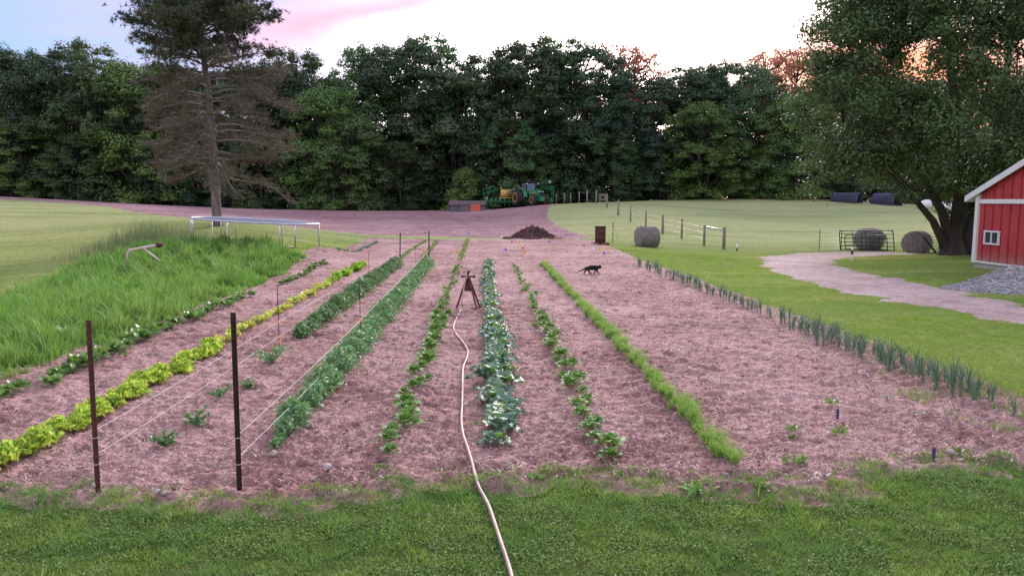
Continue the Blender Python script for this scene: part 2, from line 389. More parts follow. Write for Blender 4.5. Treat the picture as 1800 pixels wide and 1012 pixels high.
M['rust'] = simple('rusty_steel', (.085, .032, .026), .7, .3, .35, 14, (.17, .07, .045), .5)
M['tpost'] = simple('painted_post_steel', (.028, .014, .014), .5, .4, .3, 20, (.12, .045, .04), .5)
M['rusttri'] = simple('rusted_tripod_steel', (.13, .052, .052), .6, .5, .35, 10, (.20, .10, .09), .6)
M['black'] = simple('black_steel', (.014, .014, .016), .5, .3)
M['galv'] = simple('galvanised_steel', (.52, .52, .55), .4, .7, .12, 12)
M['white'] = simple('white_paint', (.76, .75, .76), .45, 0, .05, 5, (.5, .47, .45), .25)
M['string'] = simple('white_string', (.55, .52, .50), .6, 0, .03)
M['hose'] = simple('pinkish_rubber_hose', (.47, .32, .29), .5, 0, .12, 6, (.30, .18, .16), .6, .15, .005, .25)
M['pvc'] = simple('pale_pipe', (.66, .50, .48), .5, 0, .15, 5, (.4, .25, .22), .4)
M['orange'] = simple('orange_plastic', (.85, .30, .03), .45)
M['red'] = simple('barn_red_steel', (.50, .040, .050), .45, 0, .14, 1.3, (.30, .05, .05), .6)
def redsteel(T):
    v = T.n('ShaderNodeTexCoord').outputs['Object']; z = T.n('ShaderNodeSeparateXYZ', inp={0: v}).outputs[2]
    c = T.mix(T.maprange(T.noise(v, 1.1, 5, .6), .35, .65), (.38, .036, .044), (.47, .048, .055))
    stv = T.n('ShaderNodeVectorMath', operation='MULTIPLY', inp={0: v, 1: (14, 14, .6)}).outputs[0]
    c = T.mix(T.maprange(T.noise(stv, 1, 4, .6), .52, .72, 0, .35), c, (.60, .17, .16))
    n = T.noise(v, 5, 6, .75); d = T.m('SUBTRACT', T.m('ADD', .42, T.m('MULTIPLY', n, .7)), z)
    c = T.mix(T.m('MULTIPLY', T.maprange(d, .10, .50), .75), c, (.33, .20, .18))
    return princ(T, c, .5, 0, n, .1, .004, .4)
M['red'] = mat('weathered_red_steel', redsteel)
M['concrete'] = simple('concrete', (.40, .38, .38), .9, 0, .15, 5, (.26, .25, .24), .5, .5, .01)
M['glass'] = simple('window_glass', (.05, .06, .075), .08, 0, .1, 2, None, 0, 0)
M['green'] = simple('green_machine_paint', (.02, .22, .08), .4, 0, .2, 5, (.06, .07, .04), .4)
M['yellow'] = simple('yellow_machine_paint', (.72, .48, .06), .45, 0, .08, 3, (.45, .33, .10), .4)
M['cream'] = simple('pale_yellow_tank', (.80, .60, .20), .5, 0, .06, 3, (.55, .42, .2), .4)
M['tyre'] = simple('tyre_rubber', (.022, .021, .022), .8, 0, .3, 9, (.07, .05, .045), .5)
M['cab'] = simple('cab_glass', (.10, .15, .20), .1, 0, .1, 2)
M['plastic'] = simple('white_plastic', (.70, .70, .72), .4)
M['cat'] = simple('black_fur', (.007, .007, .009), .75, 0, .4, 40, None, 0, .5, .01, .25)
M['navystake'] = simple('dull_blue_plastic', (.03, .045, .13), .5)
M['navy'] = simple('blue_black_corrugated_steel', (.07, .07, .13), .45, .3, .15, 4)
M['shedroof'] = simple('weathered_shed_roof', (.15, .095, .11), .8, 0, .25, 5)
M['shedwall'] = simple('grey_shed_boards', (.15, .145, .20), .85, 0, .25, 4)
M['orred'] = simple('orange_red_panel', (.60, .11, .06), .5)
M['tan'] = simple('dull_tan_board', (.26, .19, .18), .8)
M['mat'] = simple('trampoline_fabric', (.16, .17, .26), .3, 0, .08, 4)
M['pad'] = simple('pale_blue_rail', (.50, .52, .58), .35, .4, .1, 6)
M['darkgrey'] = simple('dark_void', (.02, .02, .02), .8)
for k, c in dict(fpink=(.85, .22, .30), fwhite=(.85, .83, .85), fblue=(.10, .22, .75), forange=(.92, .36, .02), fyellow=(.90, .70, .05), fred=(.80, .12, .12)).items():
    M[k] = simple('flag_'+k[1:], c, .5, 0, .03)
def hay(T):
    v = T.n('ShaderNodeTexCoord').outputs['Object']
    vv = T.n('ShaderNodeVectorMath', operation='MULTIPLY', inp={0: v, 1: (3.2, .8, .8)}).outputs[0]
    n = T.noise(vv, 9, 6, .8, 1.2); m2 = T.noise(v, 2.5, 3)
    c = T.mix(T.maprange(n, .35, .65), (.10, .09, .085), (.44, .41, .37)); c = T.mix(T.maprange(m2, .4, .7, 0, .5), c, (.24, .20, .19))
    return princ(T, c, .95, 0, n, 1, .05, .1)
M['hay'] = mat('weathered_hay', hay)
M['stone'] = simple('field_stone', (.36, .30, .28), .9, 0, .2, 10)
# ------------------------------------------------------------------ ground
def fan(y0, y1, ny, u0, u1, nu):
    Y = y0*(y1/y0)**(np.arange(ny)/(ny-1)); U = np.linspace(u0, u1, nu)
    yy, uu = np.meshgrid(Y, U, indexing='ij'); return uu*yy, yy
def gridfaces(ny, nx):
    i = np.arange(ny*nx).reshape(ny, nx)
    return np.stack([i[:-1, :-1], i[:-1, 1:], i[1:, 1:], i[1:, :-1]], -1).reshape(-1, 4)
# one sheet reaching the horizon
ax_ = np.concatenate([-np.geomspace(1500, 60, 26), np.arange(-58, 58.1, 1.0), np.geomspace(60, 1500, 26)])
ay_ = np.concatenate([-np.geomspace(1500, 12, 22), np.arange(-10, 3.9, 1), np.arange(4, 14, .25), np.arange(14, 60, .6), np.arange(60, 122, 1.2), np.geomspace(124, 1500, 26)])
yy, xx = np.meshgrid(ay_, ax_, indexing='ij')
zz = H(xx, yy) + .02*fbm(xx*.7, yy*.7, 3)*np.clip((np.hypot(xx, yy)-3)/5, 0, 1)*(1-np.clip((7-np.abs(xx))/1, 0, 1)*np.clip((46-yy)/3, 0, 1))
_in = (np.abs(xx) < 9) & (yy > 5) & (yy < 47)
_G = [(-40/6-.2, 9.5), (-5.4, 6.0), (-2.75, 5.8), (3.1, 5.85), (6.35, 6.4), (6.45, 9), (6.35, 16), (6.3, 25), (6.3, 33), (6.6, 44.5), (0, 45.3), (-6.6, 45.6), (-6.6, 30), (-6.45, 20), (-6.6, 12)]
zz[_in] -= .14*np.clip((sdist(xx[_in], yy[_in], _G)-.25)/.3, 0, 1)
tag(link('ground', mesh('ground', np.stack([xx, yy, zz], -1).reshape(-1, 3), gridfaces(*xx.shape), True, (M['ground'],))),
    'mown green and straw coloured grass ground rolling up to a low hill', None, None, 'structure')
GARD = [(-40/6-.2, 9.5), (-5.4, 6.0), (-4.0, 6.12), (-2.75, 5.8), (-1.4, 5.78), (-.7, 6.05), (.7, 6.15), (1.6, 5.98), (2.7, 5.78), (3.1, 5.85), (3.25, 6.32), (4.7, 6.3), (6.35, 6.4),
        (6.45, 9), (6.35, 16), (6.3, 25), (6.3, 33), (6.6, 44.5), (0, 45.3), (-6.6, 45.6), (-6.6, 30), (-6.45, 20), (-6.6, 12)]
def overlay(name, P, X, Y, micro, m, lab, edge=.25, lift=.035, soft=.18, kind='structure', nf=1.2, grow=0):
    d = grow+sdist(X, Y, P)+edge*fbm(X*nf, Y*nf, 4, .6)
    k = np.clip(d/soft, -1, 1); z = H(X, Y)+lift*k+(micro(X, Y) if micro else 0)*np.clip(d/soft, 0, 1)-.06*np.clip(-d/soft-.5, 0, 1)
    idx = gridfaces(*X.shape); keep = (d.ravel()[idx] > -soft*1.2).any(1); idx = idx[keep]
    used, inv = np.unique(idx, return_inverse=True); V = np.stack([X, Y, z], -1).reshape(-1, 3)[used]
    return tag(link(name, mesh(name, V, inv.reshape(-1, 4), True, (m,))), lab, None, None, kind)
ROWS = [-5.7, -4.3, -3.12, -2.0, -.85, .19, 1.15, 2.22, 5.85]
def soil_micro(X, Y):
    z = .022*fbm(X*1.3, Y*1.3, 2)
    z += .048*fbm(X*3.2, Y*5.5, 3, .6)*(1+.6*fbm(X*.6, Y*.6, 2))
    c = fbm(X*9, Y*12, 4, .65); z += .042*np.maximum(c, -.06)*np.clip(.8+1.5*fbm(X*.9+31, Y*.9, 2), .25, 1.7)
    fade = np.clip((30-Y)/15, 0, 1); z += .014*fbm(X*30, Y*36, 2)*fade
    cs = .46; ci = np.floor(X/cs).astype(int); cj = np.floor(Y/cs).astype(int)
    hsh = lambda k: (np.sin(ci*127.1+cj*311.7+k*74.7)*43758.5453) % 1
    ux = (X/cs-ci-.5)-(hsh(1)-.5)*.45; uy = (Y/cs-cj-.5)-(hsh(2)-.5)*.45; an = hsh(3)*3.14; pr = hsh(4) < .42
    rx_ = (ux*np.cos(an)+uy*np.sin(an))/.24; ry_ = (-ux*np.sin(an)+uy*np.cos(an))/.13; q_ = rx_**2+ry_**2
    z += np.where(pr, -.040*np.exp(-q_)+.014*np.exp(-(np.sqrt(q_)-1.5)**2*4), 0)
    # walked paths between the rows, shallow hoe marks along them
    for r in ROWS: z += .030*np.exp(-((X-r)/.26)**2)
    z += .014*pn(X*1.2+50, Y*5.5)*np.clip((X-2.4)/.6, 0, 1)
    return z
X, Y = fan(5.2, 47.5, 700, -.95, .98, 760)
# keep lattice to the plot by bending the outer fan in
overlay('garden_soil', GARD, X, Y, soil_micro, M['soil'], 'dry reddish brown tilled garden soil with clods and footprints', .24, .018, .20, grow=.20)
def gpl(L): return [tuple(G(*p))[:2] for p in L]
FIELD = gpl([(640, 412), (560, 403.5), (440, 391), (330, 382), (200, 365), (60, 353)])+[(-62, 76), (-80, 84), (-90, 100), (-40, 100), (0, 100), (6.5, 96)]
FIELD += [tuple(on(985, 84))[:2], tuple(on(965, 76))[:2], tuple(on(962, 66))[:2], tuple(on(975, 58))[:2], tuple(on(1000, 52))[:2], tuple(on(1035, 48.5))[:2], tuple(on(1030, 47))[:2]]+gpl([(960, 421.5), (860, 418.5), (760, 415)])
xs = np.arange(-92, 16, .3); ys = np.concatenate([np.arange(44, 66, .12), np.arange(66, 101, .3)])
Y, X = np.meshgrid(ys, xs, indexing='ij')
def field_micro(X, Y): return .05*fbm(X*.9, Y*2.2, 4, .65)+.035*np.sin(Y*5.2+.6*fbm(X*.1, Y*.1, 2))*(Y < 70)
overlay('tilled_field', FIELD, X, Y, field_micro, M['field'], 'wide bare mauve brown tilled field rising behind the garden', .35, .05, .3)
DRIVE = gpl([(1338, 452), (1400, 446), (1480, 442.5), (1560, 443), (1640, 446), (1560, 449), (1490, 452), (1466, 458), (1462, 466), (1500, 477), (1560, 488), (1640, 503), (1720, 521), (1800, 538)])
DRIVE += [tuple(gp(2050, 585))[:2], tuple(gp(2050, 640))[:2]]+gpl([(1800, 571), (1720, 556), (1620, 537), (1520, 520), (1430, 502), (1370, 482), (1342, 466)])
xs = np.arange(8, 34, .11); ys = np.concatenate([np.arange(9, 28, .11), np.arange(28, 46, .16)]); Y, X = np.meshgrid(ys, xs, indexing='ij')
overlay('gravel_driveway', DRIVE, X, Y, lambda X, Y: .03*fbm(X*2, Y*2, 3)+.02*fbm(X*9, Y*9, 2), M['drive'], 'pinkish gravel track curving round a grass island beside the barn', .6, .035, .5)
# ------------------------------------------------------------------ leaf and blade makers
def unit(a): return a/np.maximum(np.linalg.norm(a, axis=-1, keepdims=True), 1e-9)
def diamonds(P, N, L, Wd, rg):
    """leaf-shaped quads centred on P, facing N"""
    n = len(P); t = unit(np.cross(N, rg.normal(size=(n, 3)))); b = np.cross(N, t)
    L = np.asarray(L).reshape(-1, 1); Wd = np.asarray(Wd).reshape(-1, 1)
    V = np.stack([P-t*L/2, P+b*Wd/2-t*L*.05+N*L*.06, P+t*L/2-N*L*.05, P-b*Wd/2-t*L*.05+N*L*.06], 1).reshape(-1, 3)
    return V, np.arange(4*n).reshape(n, 4)
def blades(X, Y, Z, h, w_, lean, rg, segs=1, curl=.5):
    n = len(X); a = rg.uniform(0, 2*math.pi, n); o = rg.uniform(0, 2*math.pi, n)
    dx = np.cos(a)*lean*h; dy = np.sin(a)*lean*h; wx = np.cos(o)*w_/2; wy = np.sin(o)*w_/2
    vs_ = [np.stack([X-wx, Y-wy, Z], 1), np.stack([X+wx, Y+wy, Z], 1)]
    if segs == 1:
        vs_.append(np.stack([X+dx, Y+dy, Z+h], 1)); V = np.stack(vs_, 1).reshape(-1, 3); return V, np.arange(3*n).reshape(n, 3)
    m_ = .55
    vs_ += [np.stack([X+wx*.8+dx*.3, Y+wy*.8+dy*.3, Z+h*m_], 1), np.stack([X-wx*.8+dx*.3, Y-wy*.8+dy*.3, Z+h*m_], 1), np.stack([X+dx, Y+dy, Z+h*(1-.25*curl)], 1)]
    V = np.stack(vs_, 1).reshape(-1, 3); k = np.arange(n)[:, None]*5
    return V, np.concatenate([k+[0, 1, 2], k+[0, 2, 3], k+[3, 2, 4]])
def scatter(n, y0, y1, u0, u1, rg, p=1.0):
    """points spread over the wedge in front, thinning with distance"""
    y = (y0**(-p)+rg.random(n)*(y1**(-p)-y0**(-p)))**(-1/p); x = y*rg.uniform(u0, u1, n); return x, y
rg = np.random.default_rng(11)
# near lawn
x = rg.uniform(-6.2, 6.2, 330000); y = rg.uniform(3.6, 7.0, 330000)
k = np.abs(x) < .78*y+.4; x, y = x[k], y[k]
d = sdist(x, y, GARD)+.24*fbm(x*1.2, y*1.2, 4, .6)
k = rg.random(len(x)) < np.clip(.5-(d+.34*fbm(x*4.5, y*4.5, 3)-.08)/.20, 0, 1)
k &= (rg.random(len(x)) < 1-.55*np.clip(fbm(x*2.2, y*2.2, 3)-.18, 0, 1)*2)
x, y, d = x[k], y[k], d[k]
hh = (.016+.030*rg.random(len(x))**1.5)*np.clip(1+1.2*fbm(x*4, y*4, 3), .4, 2)*np.where(np.abs(d) < .3, 1.0+.9*rg.random(len(x))**3, 1)*(1+1.2*(rg.random(len(x)) > .985))
dd = d+.20; zb = H(x, y)+.018*np.clip(dd/.2, -1, 1)+soil_micro(x, y)*np.clip(dd/.2, 0, 1)
V, F = blades(x, y, np.where(dd > 0, zb, H(x, y))-.006, hh, .005+.0065*rg.random(len(x)), rg.uniform(.3, 1.3, len(x)), rg)
tag(link('lawn_grass', mesh('lawn_grass', V, F, False, (M['blade'],))), 'short dense green lawn grass across the foreground', None, None, 'stuff')
# clover and broad-leaved bits in the lawn
n = 120000; x = rg.uniform(-6, 6, n); y = rg.uniform(3.8, 6.6, n); d = sdist(x, y, GARD)+.24*fbm(x*1.2, y*1.2, 4, .6)
k = (d < -.2) & (fbm(x*1.6+9, y*1.6, 3) > -.15+.25*rg.random(n)) & (np.abs(x) < .78*y+.4); x, y = x[k], y[k]; n = len(x)
P = np.stack([x, y, H(x, y)+rg.uniform(.02, .045, n)], 1); V, F = diamonds(P, unit(rg.normal(size=(n, 3))*.5+[0, 0, 1]), rg.uniform(.010, .024, n), rg.uniform(.008, .018, n), rg)
tag(link('clover', mesh('clover', V, F, False, (M['clover'],))), 'small clover leaves scattered through the foreground lawn', None, None, 'stuff')
# distant lawn and pasture
x, y = scatter(300000, 6.6, 96, -.85, .85, rg, .9)
bad = (sdist(x, y, GARD)+.24*fbm(x*1.2, y*1.2, 4, .6) > 0) | (sdist(x, y, FIELD) > .1) | (sdist(x, y, DRIVE)+.45*fbm(x*1.2, y*1.2, 4, .6) > .05)
k = ~bad & ((y < 44) | (rg.random(len(x)) < .45)) & (rg.random(len(x)) < np.clip(.65+1.3*fbm(x*.9, y*.9, 3), .15, 1)); x, y = x[k], y[k]; hh = rg.uniform(.02, .055, len(x))*(1+y/120)
V, F = blades(x, y, H(x, y)-.005, hh, .004+y*.0006, rg.uniform(.2, .9, len(x)), rg)
tag(link('pasture_grass', mesh('pasture_grass', V, F, False, (M['bladefar'],))), 'mown pale green grass on the lawns and the pasture hill', None, None, 'stuff')
# tall grass bed on the left
TALL = gpl([(-60, 715), (0, 672), (60, 648), (150, 622), (245, 590), (340, 548), (430, 508), (515, 472), (535, 452), (500, 437), (440, 430), (330, 432), (250, 440), (170, 458), (90, 490), (0, 540), (-80, 590)])
TA = np.array(TALL)
x = rg.uniform(TA[:, 0].min(), TA[:, 0].max(), 420000); y = rg.uniform(TA[:, 1].min(), TA[:, 1].max(), 420000)*1.0
d = sdist(x, y, TALL)+.5*fbm(x*.8, y*.8, 3)
k = (d > 0) & (rg.random(len(x)) < np.clip(6.5/y, .2, .7)*np.clip(1+1.2*fbm(x*2.3, y*2.3, 2), .35, 1.4)); x, y, d = x[k], y[k], d[k]
clump = np.clip(.8+1.7*fbm(x*1.5, y*1.5, 3, .6), .25, 1.6)
hh = (.18+.36*rg.random(len(x))**1.6)*clump*np.clip(.45+d*1.1, .3, 1)
V, F = blades(x, y, H(x, y)-.01, hh, .006+y*.0009, rg.uniform(.08, .7, len(x)), rg, 2, .6)
tag(link('tall_grass', mesh('tall_grass', V, F, False, (M['tall'],))), 'lush bright green knee high grass beside the garden', None, None, 'stuff')
n = 2200; a = rg.integers(0, 3, n); cx = np.array([G(250, 437).x, G(205, 447).x, G(310, 432).x]); cy = np.array([G(250, 437).y, G(205, 447).y, G(310, 432).y])
x = cx[a]+rg.normal(size=n)*.9; y = cy[a]+rg.normal(size=n)*.9; g0 = np.exp(-((x-cx[0])**2+(y-cy[0])**2)/3)
V, F = blades(x, y, H(x, y), rg.uniform(.4, 1.0, n)*(.6+1.0*g0), .012+0*x, rg.uniform(.05, .3, n), rg, 2, .3)
tag(link('seeding_weeds', mesh('seeding_weeds', V, F, False, (M['seed'],))), 'thin grey green seeding weeds standing above the tall grass', None, None, 'stuff')
# weeds along the edges of the soil
n = 60000; x, y = scatter(n, 6.1, 45, -.8, .8, rg, .7); d = sdist(x, y, GARD)
k = (np.abs(d+.05) < .35) & (y > 6.6) | ((np.abs(x-6.15) < .38) & (y > 7.5) & (fbm(x*2, y*2, 2) > -.25)) | ((np.abs(x-5.4) < .3) & (fbm(x*2, y*2, 2) > .2)); x, y = x[k], y[k]
V, F = blades(x, y, H(x, y)+.03, rg.uniform(.04, .14, len(x)), .006+y*.0005, rg.uniform(.3, 1.2, len(x)), rg, 2)
tag(link('edge_weeds', mesh('edge_weeds', V, F, False, (M['blade'],))), 'ragged weeds and grass creeping over the edges of the soil', None, None, 'stuff')
SZ = lambda x, y: h1(x, y)+.04
def soilz(x, y):
    x = np.atleast_1d(np.asarray(x, float)); y = np.atleast_1d(np.asarray(y, float)); return H(x, y)+.04+soil_micro(x, y)
# straw, crumbs and small stones on the soil
n = 17000; x, y = scatter(n, 6.0, 44, -.75, .8, rg, .9); k = (sdist(x, y, GARD) > .0) & (fbm(x*1.3, y*1.3, 3) > -.25+.5*rg.random(n)); x, y = x[k], y[k]; n = len(x)
a = rg.uniform(0, math.pi, n); L = .010+.055*rg.random(n)**3; wd = .0016+.002*rg.random(n)+y*.00016; z = soilz(x, y)+.006
ca, sa = np.cos(a), np.sin(a)
V = np.stack([np.stack([x-ca*L/2-sa*wd, y-sa*L/2+ca*wd, z], 1), np.stack([x-ca*L/2+sa*wd, y-sa*L/2-ca*wd, z+.002], 1), np.stack([x+ca*L/2+sa*wd, y+sa*L/2-ca*wd, z+.008], 1), np.stack([x+ca*L/2-sa*wd, y+sa*L/2+ca*wd, z+.01], 1)], 1).reshape(-1, 3)
tag(link('straw_litter', mesh('straw_litter', V, np.arange(4*n).reshape(n, 4), False, (M['straw'],))), 'pale bits of straw and dry roots lying on the soil', None, None, 'stuff')
ico = np.array([(0, 0, 1), (.89, 0, .45), (.28, .85, .45), (-.72, .53, .45), (-.72, -.53, .45), (.28, -.85, .45), (.72, .53, -.45), (-.28, .85, -.45), (-.89, 0, -.45), (-.28, -.85, -.45), (.72, -.53, -.45), (0, 0, -1)])
icf = np.array([(0, 1, 2), (0, 2, 3), (0, 3, 4), (0, 4, 5), (0, 5, 1), (1, 6, 2), (2, 7, 3), (3, 8, 4), (4, 9, 5), (5, 10, 1), (6, 7, 2), (7, 8, 3), (8, 9, 4), (9, 10, 5), (10, 6, 1), (11, 7, 6), (11, 8, 7), (11, 9, 8), (11, 10, 9), (11, 6, 10)])
def pebbles(x, y, z, r, rg, flat=.65):
    n = len(x); V = ico[None]*(1+rg.uniform(-.25, .25, (n, 12, 1)))*r[:, None, None]*np.stack([np.ones(n), rg.uniform(.6, 1, n), np.full(n, flat)], 1)[:, None]
    a = rg.uniform(0, 6.28, n); c, s = np.cos(a)[:, None], np.sin(a)[:, None]
    V = np.stack([V[..., 0]*c-V[..., 1]*s, V[..., 0]*s+V[..., 1]*c, V[..., 2]], -1)+np.stack([x, y, z], 1)[:, None]
    return V.reshape(-1, 3), (icf[None]+np.arange(n)[:, None, None]*12).reshape(-1, 3)
n = 30000; x, y = scatter(n, 6.0, 40, -.75, .8, rg, .9); k = sdist(x, y, GARD) > .05; x, y = x[k], y[k]
r = rg.uniform(.005, .014, len(x))*(1+1.0*(rg.random(len(x)) > .97))*(.8+y*.012); V, F = pebbles(x, y, soilz(x, y)+.002, r, rg)
tag(link('soil_clods', mesh('soil_clods', V, F, False, (M['soil'],))), 'loose crumbs and clods of dry soil', None, None, 'stuff')
n = 500; x, y = scatter(n, 6.1, 30, -.75, .8, rg, 1.2); k = sdist(x, y, GARD) > .05; x, y = x[k], y[k]
V, F = pebbles(x, y, soilz(x, y)+.004, rg.uniform(.006, .016, len(x)), rg)
tag(link('small_stones', mesh('small_stones', V, F, True, (M['stone'],))), 'small pale pebbles sprinkled over the soil', None, None, 'stuff')
for px, py, r, lab in [(276, 870, .035, 'pale stone on bare soil left of the dark steel post, left of a pair'), (289, 873, .035, 'pale stone on bare soil left of the dark steel post, right of a pair'),
        (166, 866, .04, 'white stone at the foot of the leftmost steel post'), (575, 828, .06, 'pinkish flat stone on the soil below the pea row'), (481, 803, .055, 'rounded grey stone at the near end of the longer pea row'),
        (259, 762, .05, 'brown stone among the sparse peas by the lettuce'), (398, 674, .05, 'light round stone left of the second steel post'), (1670, 800, .05, 'dark clod like stone near the right blue stake')]:
    p = gp(px, py, .04); V, F = pebbles(np.zeros(1), np.zeros(1), np.zeros(1), np.array([r]), rg, .7)
    o = link('stone', mesh('stone', V, F, True, (M['stone'] if py != 575 else M['soil'],)), None, (p.x, p.y, float(soilz(p.x, p.y)[0])+r*.3)); tag(o, lab, 'stone', 'stones lying on the garden soil')
    s = o.modifiers.new('round', 'SUBSURF'); s.levels = 1; s.render_levels = 2
# ------------------------------------------------------------------ woodland
def tube_np(P, r, sides=6): return MB().tube(P, r, sides)
def crown_leaves(lobes, per, leaf, rg, down=.35):
    """lobes (x,y,z,r): leaves sit on the outer shells of many overlapping lobes"""
    Vs = []; Ps = []; Ns = []
    for (x, y, z, r) in lobes:
        n = max(8, int(per*r*r)); d = unit(rg.normal(size=(n, 3))); d[:, 2] = np.where(d[:, 2] < -.2, d[:, 2]*down, d[:, 2]); 
        rr = r*(rg.random(n)**.35)*(1+.25*np.sin(d[:, 0]*7+x)*np.cos(d[:, 1]*6+z))
        p = np.array([x, y, z])+d*rr[:, None]*[1, 1, .88]; Ps.append(p); Ns.append(unit(d*1.25+rg.normal(size=(n, 3))*.38+[0, 0, .30]))
    P = np.concatenate(Ps); N = np.concatenate(Ns); n = len(P)
    return diamonds(P, N, rg.uniform(.6, 1.3, n)*leaf, rg.uniform(.5, .9, n)*leaf*.8, rg)
def make_tree(kind, rad, height, low, nl, per, leaf, seed, lr=(1.1, 2.3), shape='round'):
    rg = np.random.default_rng(seed); L = []
    for i in range(nl+24):
        t = rg.random()**.85 if i < nl else rg.uniform(.72, 1); z = low+(height-low-1.6)*t
        if shape == 'cone': e = (1-t)**.8*.9+.12
        else: e = (max(.04, 1-((t-.35)/.72)**3))**.6 if t > .35 else .85+.15*t/.35
        a = rg.uniform(0, 6.283); rr = rad*e*math.sqrt(rg.uniform(.25, 1)); r = rg.uniform(*lr)*(1-.35*t)
        L.append((rr*math.cos(a), rr*math.sin(a), z, r))
    V, F = crown_leaves(L, per, leaf, rg)
    cm = mesh('crown', V, F, False, (M[kind],))
    tb = MB(); pts = [(0, 0, -.6)]; wob = rg.normal(size=(6, 2))*.18
    for i in range(1, 7): pts.append((wob[i-1][0]*i*.5, wob[i-1][1]*i*.5, height*.88*i/6))
    tb.tube(pts, [height*.020*(1-i/7.5) for i in range(7)], 7)
    for (x, y, z, r) in L[:26]:
        z0 = max(low*.5+.5, z-math.hypot(x, y)*.8); z0 = min(z0, height*.8); f = z0/(height*.88)*6; i = min(5, int(f)); b0 = Vector(pts[i]).lerp(Vector(pts[i+1]), f-i) 
        md = b0.lerp(Vector((x, y, z)), .5)+Vector((0, 0, -.4)); tb.tube([b0, md, (x, y, z)], [.12, .08, .03], 5)
    return cm, tb.me('trunk', M['bark'], True)
PROT = [make_tree('tree0', 6.2, 19, .6, 115, 135, .34, 1, (.9, 2.1)), make_tree('tree1', 5.4, 20, .6, 105, 135, .32, 2, (.8, 1.9)), make_tree('tree2', 5.0, 14, .2, 90, 170, .27, 3, (.7, 1.6)),
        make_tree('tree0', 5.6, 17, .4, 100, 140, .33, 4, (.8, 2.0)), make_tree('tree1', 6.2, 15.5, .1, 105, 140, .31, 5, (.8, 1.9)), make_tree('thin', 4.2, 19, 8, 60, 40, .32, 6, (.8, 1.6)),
        make_tree('tree2', 2.7, 6.2, .1, 50, 260, .22, 7, (.5, 1.1), 'cone')]
PH = [19, 20, 14, 17, 15.5, 19, 6.2]
def tree(kind, px, top, D, label, group='trees of the dark wood', rz=None, wide=1.0, name='tree'):
    p = on(px, D); ztop = CAMZ+(352-top)/FPX*D
    s = (ztop-p.z)/PH[kind]; t = thing(name, label, 'tree', p, rz if rz is not None else random.uniform(0, 6.28), group)
    t.scale = (s*wide, s*wide, s)
    link('crown', PROT[kind][0], t); link('trunk', PROT[kind][1], t); return t
front = [(0,-70,92,94,'half hidden tree at the far left end of the wood'), (3,0,78,93,'dark broad tree cut by the left edge of the photograph'), (1,62,82,96,'second tree from the left with a rounded dark crown'),
 (0,120,84,92,'dense dark tree left of the feathery tall crown'), (1,168,66,100,'tree whose feathery crown top stands highest left of the pine'), (4,215,95,92,'leafy tree just left of the pine and its brown branches'),
 (2,262,100,91,'lighter green tree directly behind the left pine branches'), (0,330,104,95,'tree hidden behind the pine trunk'), (3,425,112,93,'dark tree seen through the right pine branches'),
 (0,490,100,94,'dark tree immediately right of the pine'), (1,528,78,99,'tree with the bright top right of the pine, under the pink streak'), (2,588,140,89,'bright green tree bulging forward, third of the photo from the left'),
 (4,620,196,88,'lower leafy tree in front of the bright bulging tree'), (1,650,70,99,'tall tree left of the highest feathery crown'), (0,705,66,97,'tall dark tree left of centre with bumpy top'), (1,757,54,99,'highest feathery crown left of centre'),
 (3,800,108,94,'lower dark tree in the dip left of the tallest oak'), (0,850,92,97,'dark tree directly above the small shed'), (0,925,70,92,'broad dark oak rising above the tractor, left half'), (1,975,56,95,'tallest oak crown right of the tractor'),
 (3,1030,76,94,'dark tree on the right shoulder of the tallest oak'), (4,905,200,89,'low leafy tree right behind the tractor cab'), (0,1110,158,91,'dark tree below the thin glow tinted crown'), (3,1185,112,94,'dark tree right of the thin glow tinted crown'),
 (1,1232,108,96,'slender tree left of the layered broad tree'), (2,1228,168,88,'broad layered green tree above the pasture hill'), (0,1285,100,95,'dark round topped tree between the two pink glows'), (4,1330,150,90,'wide green tree in front of the glow tinted far crowns'),
 (2,1400,150,88,'yellowish green tree just left of the maple boughs'), (3,1455,150,92,'tree behind the left edge of the maple'), (0,1540,150,95,'tree mostly hidden behind the middle of the maple'), (1,1640,150,95,'tree hidden behind the maple trunk'),
 (3,1740,150,94,'tree behind the maple, above the red barn'), (0,1850,150,94,'tree hidden beyond the right edge above the barn'), (4,1080,225,88,'low spreading tree on the hill edge behind the fence top'), (4,460,230,89,'low bush like tree right of the pine trunk'),
 (4,140,225,89,'low leafy tree at the wood edge near the left field corner'), (2,40,200,89,'low rounded tree near the left edge of the wood'), (4,705,240,90,'dim low tree behind the shed, left side'), (3,1160,240,89,'low dark tree right of the fence top'), (2,1290,235,88,'lighter low tree on the pasture crest')]
for k, px, top, D, lab in front: tree(k, px, top, D, lab, wide=1.0 if k != 1 else .9)
for px, top, lab in [(1085, 88, 'thin crown with pink sunset glow painted into its leaves, right of the tallest oak'), (1118, 100, 'thinner right half of the crown with painted pink glow over the dip'), (1345, 100, 'thin crown with painted reddish glow left of the maple, left one'), (1385, 96, 'thin crown with painted reddish glow left of the maple, middle one'), (1432, 110, 'thin crown with painted reddish glow touching the maple'), (1500, 80, 'thin crown with painted reddish glow seen through the maple')]:
    tree(5, px, top-20, 101, lab, 'thin crowns with painted sunset glow behind the wood', wide=1.0)
for px in range(-110, 1960, 62):
    tree(random.choice([0, 3, 0, 4]), px+random.uniform(-18, 18), random.uniform(112, 160) if not 330 < px < 480 else 125, random.uniform(103, 110), 'dim tree in the second row of the wood behind its edge trees', 'second row of the wood')
for px in range(-110, 1960, 95):
    tree(4, px+random.uniform(-20, 20), random.uniform(255, 290), random.uniform(90, 95), 'low dark shrubby tree filling the foot of the wood', 'understorey at the foot of the wood')
